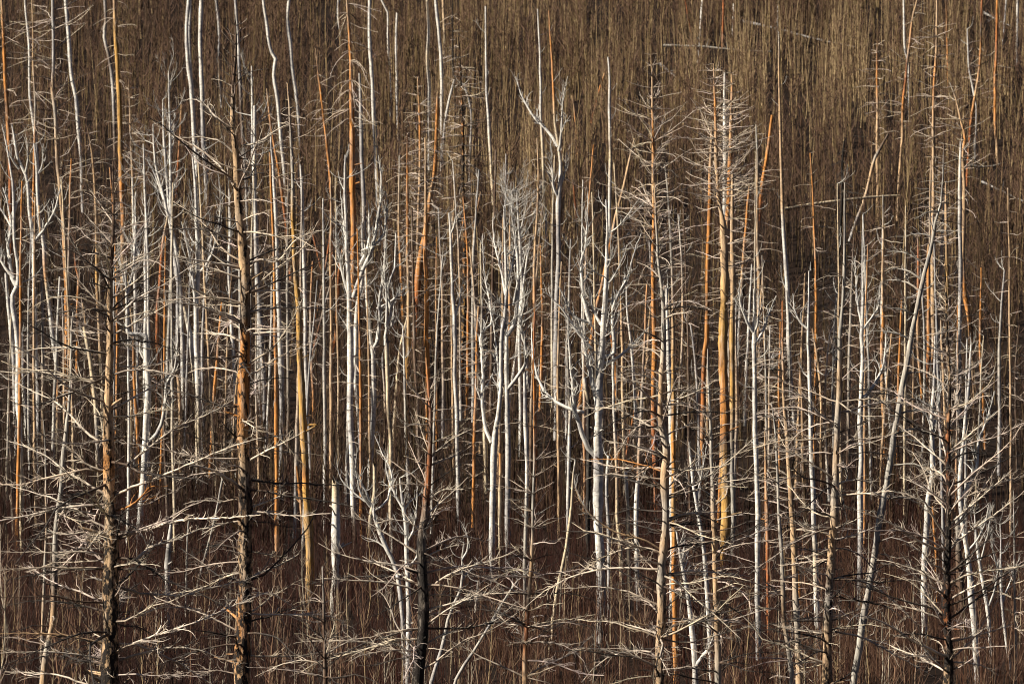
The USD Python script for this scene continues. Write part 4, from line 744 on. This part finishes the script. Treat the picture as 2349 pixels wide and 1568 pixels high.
# ------------------------------------------------------------------ the thicket of saplings
def sapling_mesh(hue, seed, wild=1.0, n=16):
    """A bare sapling one metre high: (stem, twigs); thickness is set for a height of about 3.4 m."""
    r = np.random.default_rng(seed)
    k = 7
    zz = np.linspace(-.06, 1, k)
    xy = np.cumsum(r.normal(size=(k, 2)) * .008 * wild, 0) + np.outer(zz, r.normal(size=2) * .035 * wild)
    P = np.column_stack([xy, zz])
    R = .0068 * (1 - .78 * np.clip(zz, 0, 1) ** 1.2)
    stem, tw = MB(), MB()
    stem.tube(P, R, 5, hue, 0.)
    z0 = r.uniform(.22, .95, n)
    base = np.column_stack([np.interp(z0, zz, P[:, 0]), np.interp(z0, zz, P[:, 1]), z0])
    az = r.uniform(0, 6.283, n)
    up = r.uniform(.9, 2.0, n)
    d = unit(np.column_stack([np.cos(az), np.sin(az), up]))
    L = r.uniform(.07, .26, n) * (1.15 - .6 * z0)
    p1 = base + d * (L * .5)[:, None]
    p2 = p1 + unit(d + np.array([0, 0, .5]) + r.normal(size=(n, 3)) * .15) * (L * .5)[:, None]
    rr = np.full(n, .0026)
    th = np.array(hue) * .3 + np.array((.16, .088, .062)) * (.55 if max(hue) > .05 else .2)
    tw.tube(np.stack([base, p1, p2], 1), np.stack([rr, rr * .8, rr * .45], 1), 3, th, 0.)
    return stem, tw

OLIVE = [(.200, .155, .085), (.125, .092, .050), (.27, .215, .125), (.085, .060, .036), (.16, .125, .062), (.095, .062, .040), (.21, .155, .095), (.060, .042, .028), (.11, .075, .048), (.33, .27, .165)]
UMBER_SHADED = [tuple(np.array(c) * np.array((.28, .225, .18))) for c in OLIVE]  # browner, darkened copy of the olive hues: slope-foot shade painted in
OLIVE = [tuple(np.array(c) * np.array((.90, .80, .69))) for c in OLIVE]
BROWN_SHADED = [(.130, .040, .022), (.150, .058, .030), (.085, .030, .018), (.19, .12, .062), (.105, .042, .025), (.140, .042, .022), (.34, .26, .15)]
BROWN_SHADED = [tuple(np.array(c) * np.array((.22, .14, .125))) for c in BROWN_SHADED]  # reddish brown darkened so the colour stands in for valley shade

def scatter(n, y0, y1, margin, seed, keep=None):
    r = np.random.default_rng(seed)
    out = []
    while sum(map(len, out)) < n:
        y = np.sqrt(r.uniform(y0 ** 2, y1 ** 2, n))
        x = r.uniform(-1, 1, n) * (.094 * y + margin)
        c = np.asarray(meshkit.fbm(np.column_stack([x * .9, y * .22, np.zeros(n)]))).ravel()
        c = (c - c.mean()) / c.std()
        out.append(np.column_stack([x, y])[r.random(n) < np.clip(.42 + .42 * c, .04, 1)])
    return np.vstack(out)[:n]

def thicket(name, label, cat, hues, pts, hmin, hmax, seed, n=16):
    r = np.random.default_rng(seed)
    p = f'/World/{name}'
    pi = UsdGeom.PointInstancer.Define(stage, p)
    for q, hue in enumerate(hues):
        UsdGeom.Xform.Define(stage, f'{p}/sapling_kind_{q:03d}' if q else f'{p}/sapling_kind')
        pp = f'{p}/sapling_kind_{q:03d}' if q else f'{p}/sapling_kind'
        st, tw = sapling_mesh(hue, seed * 50 + q, n=n)
        st.build(pp + '/stem', M['sapling']); tw.build(pp + '/twigs', M['sapling'])
        pi.CreatePrototypesRel().AddTarget(pp)
    N = len(pts)
    z = ground(pts[:, 0], pts[:, 1])
    h = r.uniform(hmin, hmax, N) * r.choice([.7, 1, 1.12], N)
    order = np.argsort([sum(c) for c in hues])
    patch = np.asarray(meshkit.fbm(np.column_stack([pts[:, 0] * .10, pts[:, 1] * .045, np.full(N, seed)]))).ravel()
    patch = (patch - patch.mean()) / patch.std() * .20 + .5 + np.clip(pts[:, 0] / 160, -.16, .10)
    pick = np.clip((patch + r.normal(size=N) * .27) * len(hues), 0, len(hues) - 1).astype(int)
    pi.CreateProtoIndicesAttr(Vt.IntArray.FromNumpy(order[pick].astype(np.int32)))
    pi.CreatePositionsAttr(Vt.Vec3fArray.FromNumpy(np.column_stack([pts, z]).astype(np.float32)))
    s = np.column_stack([h * r.uniform(.8, 1.25, N)] * 2 + [h])
    pi.CreateScalesAttr(Vt.Vec3fArray.FromNumpy(s.astype(np.float32)))
    ang = r.uniform(0, 2 * np.pi, N)
    tl = r.normal(size=(N, 2)) * .025
    qs = np.column_stack([np.cos(ang / 2), tl[:, 0], tl[:, 1], np.sin(ang / 2)])
    qs /= np.linalg.norm(qs, axis=1, keepdims=True)
    pi.CreateOrientationsAttr(Vt.QuathArray([Gf.Quath(*map(float, q)) for q in qs]))
    tag(pi.GetPrim(), label, cat, kind='stuff')

slope = scatter(11500, 174, 322, 5, 3)
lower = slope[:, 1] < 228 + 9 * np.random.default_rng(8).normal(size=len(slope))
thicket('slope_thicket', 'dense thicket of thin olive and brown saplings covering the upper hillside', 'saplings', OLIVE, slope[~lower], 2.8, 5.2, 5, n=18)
thicket('lower_thicket', 'umber sapling thicket with painted-in shade at the foot of the hillside behind the dead trees', 'saplings', UMBER_SHADED, slope[lower], 2.4, 4.6, 7)
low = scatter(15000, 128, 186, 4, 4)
thicket('valley_thicket', 'reddish brown brush with shade darkened into its colour, filling the ground between the dead trees', 'brush', BROWN_SHADED, low, 1.0, 2.3, 6, n=12)

# the nearest saplings, one by one
r = np.random.default_rng(77)
protos = []
UsdGeom.Scope.Define(stage, '/World/Looks')
near = []
for q in range(300):
    Yn = r.uniform(118, 150)
    near.append((r.uniform(-.092, .092) * Yn, Yn))
first = []
for q, (x, y) in enumerate(near):
    h = r.uniform(1.8, 3.6) * (1.12 if y < 130 else 1)
    z = float(ground(x, y))
    path = numbered('/World', 'sapling')
    o = UsdGeom.Xform.Define(stage, path)
    o.AddTranslateOp().Set(Gf.Vec3d(float(x), float(y), z))
    o.AddRotateZOp().Set(float(r.uniform(0, 360)))
    s = float(r.uniform(.7, 1.1))
    o.AddScaleOp().Set(Gf.Vec3f(h * s, h * s, h))
    pr = o.GetPrim()
    if q < 6:
        st, tw = sapling_mesh([(.34, .27, .17), (.22, .13, .08), (.42, .37, .28), (.17, .10, .06), (.30, .22, .12), (.25, .17, .11)][q], 900 + q, wild=1.4, n=22)
        st.build(path + '/stem', M['sapling']); tw.build(path + '/twigs', M['sapling'])
        first.append(path)
    else:
        pr.GetReferences().AddInternalReference(first[q % 6])
        pr.SetInstanceable(True)
    tag(pr, 'thin bare brown sapling standing between the foremost dead trees', 'sapling', 'thin saplings between the foremost dead trees')
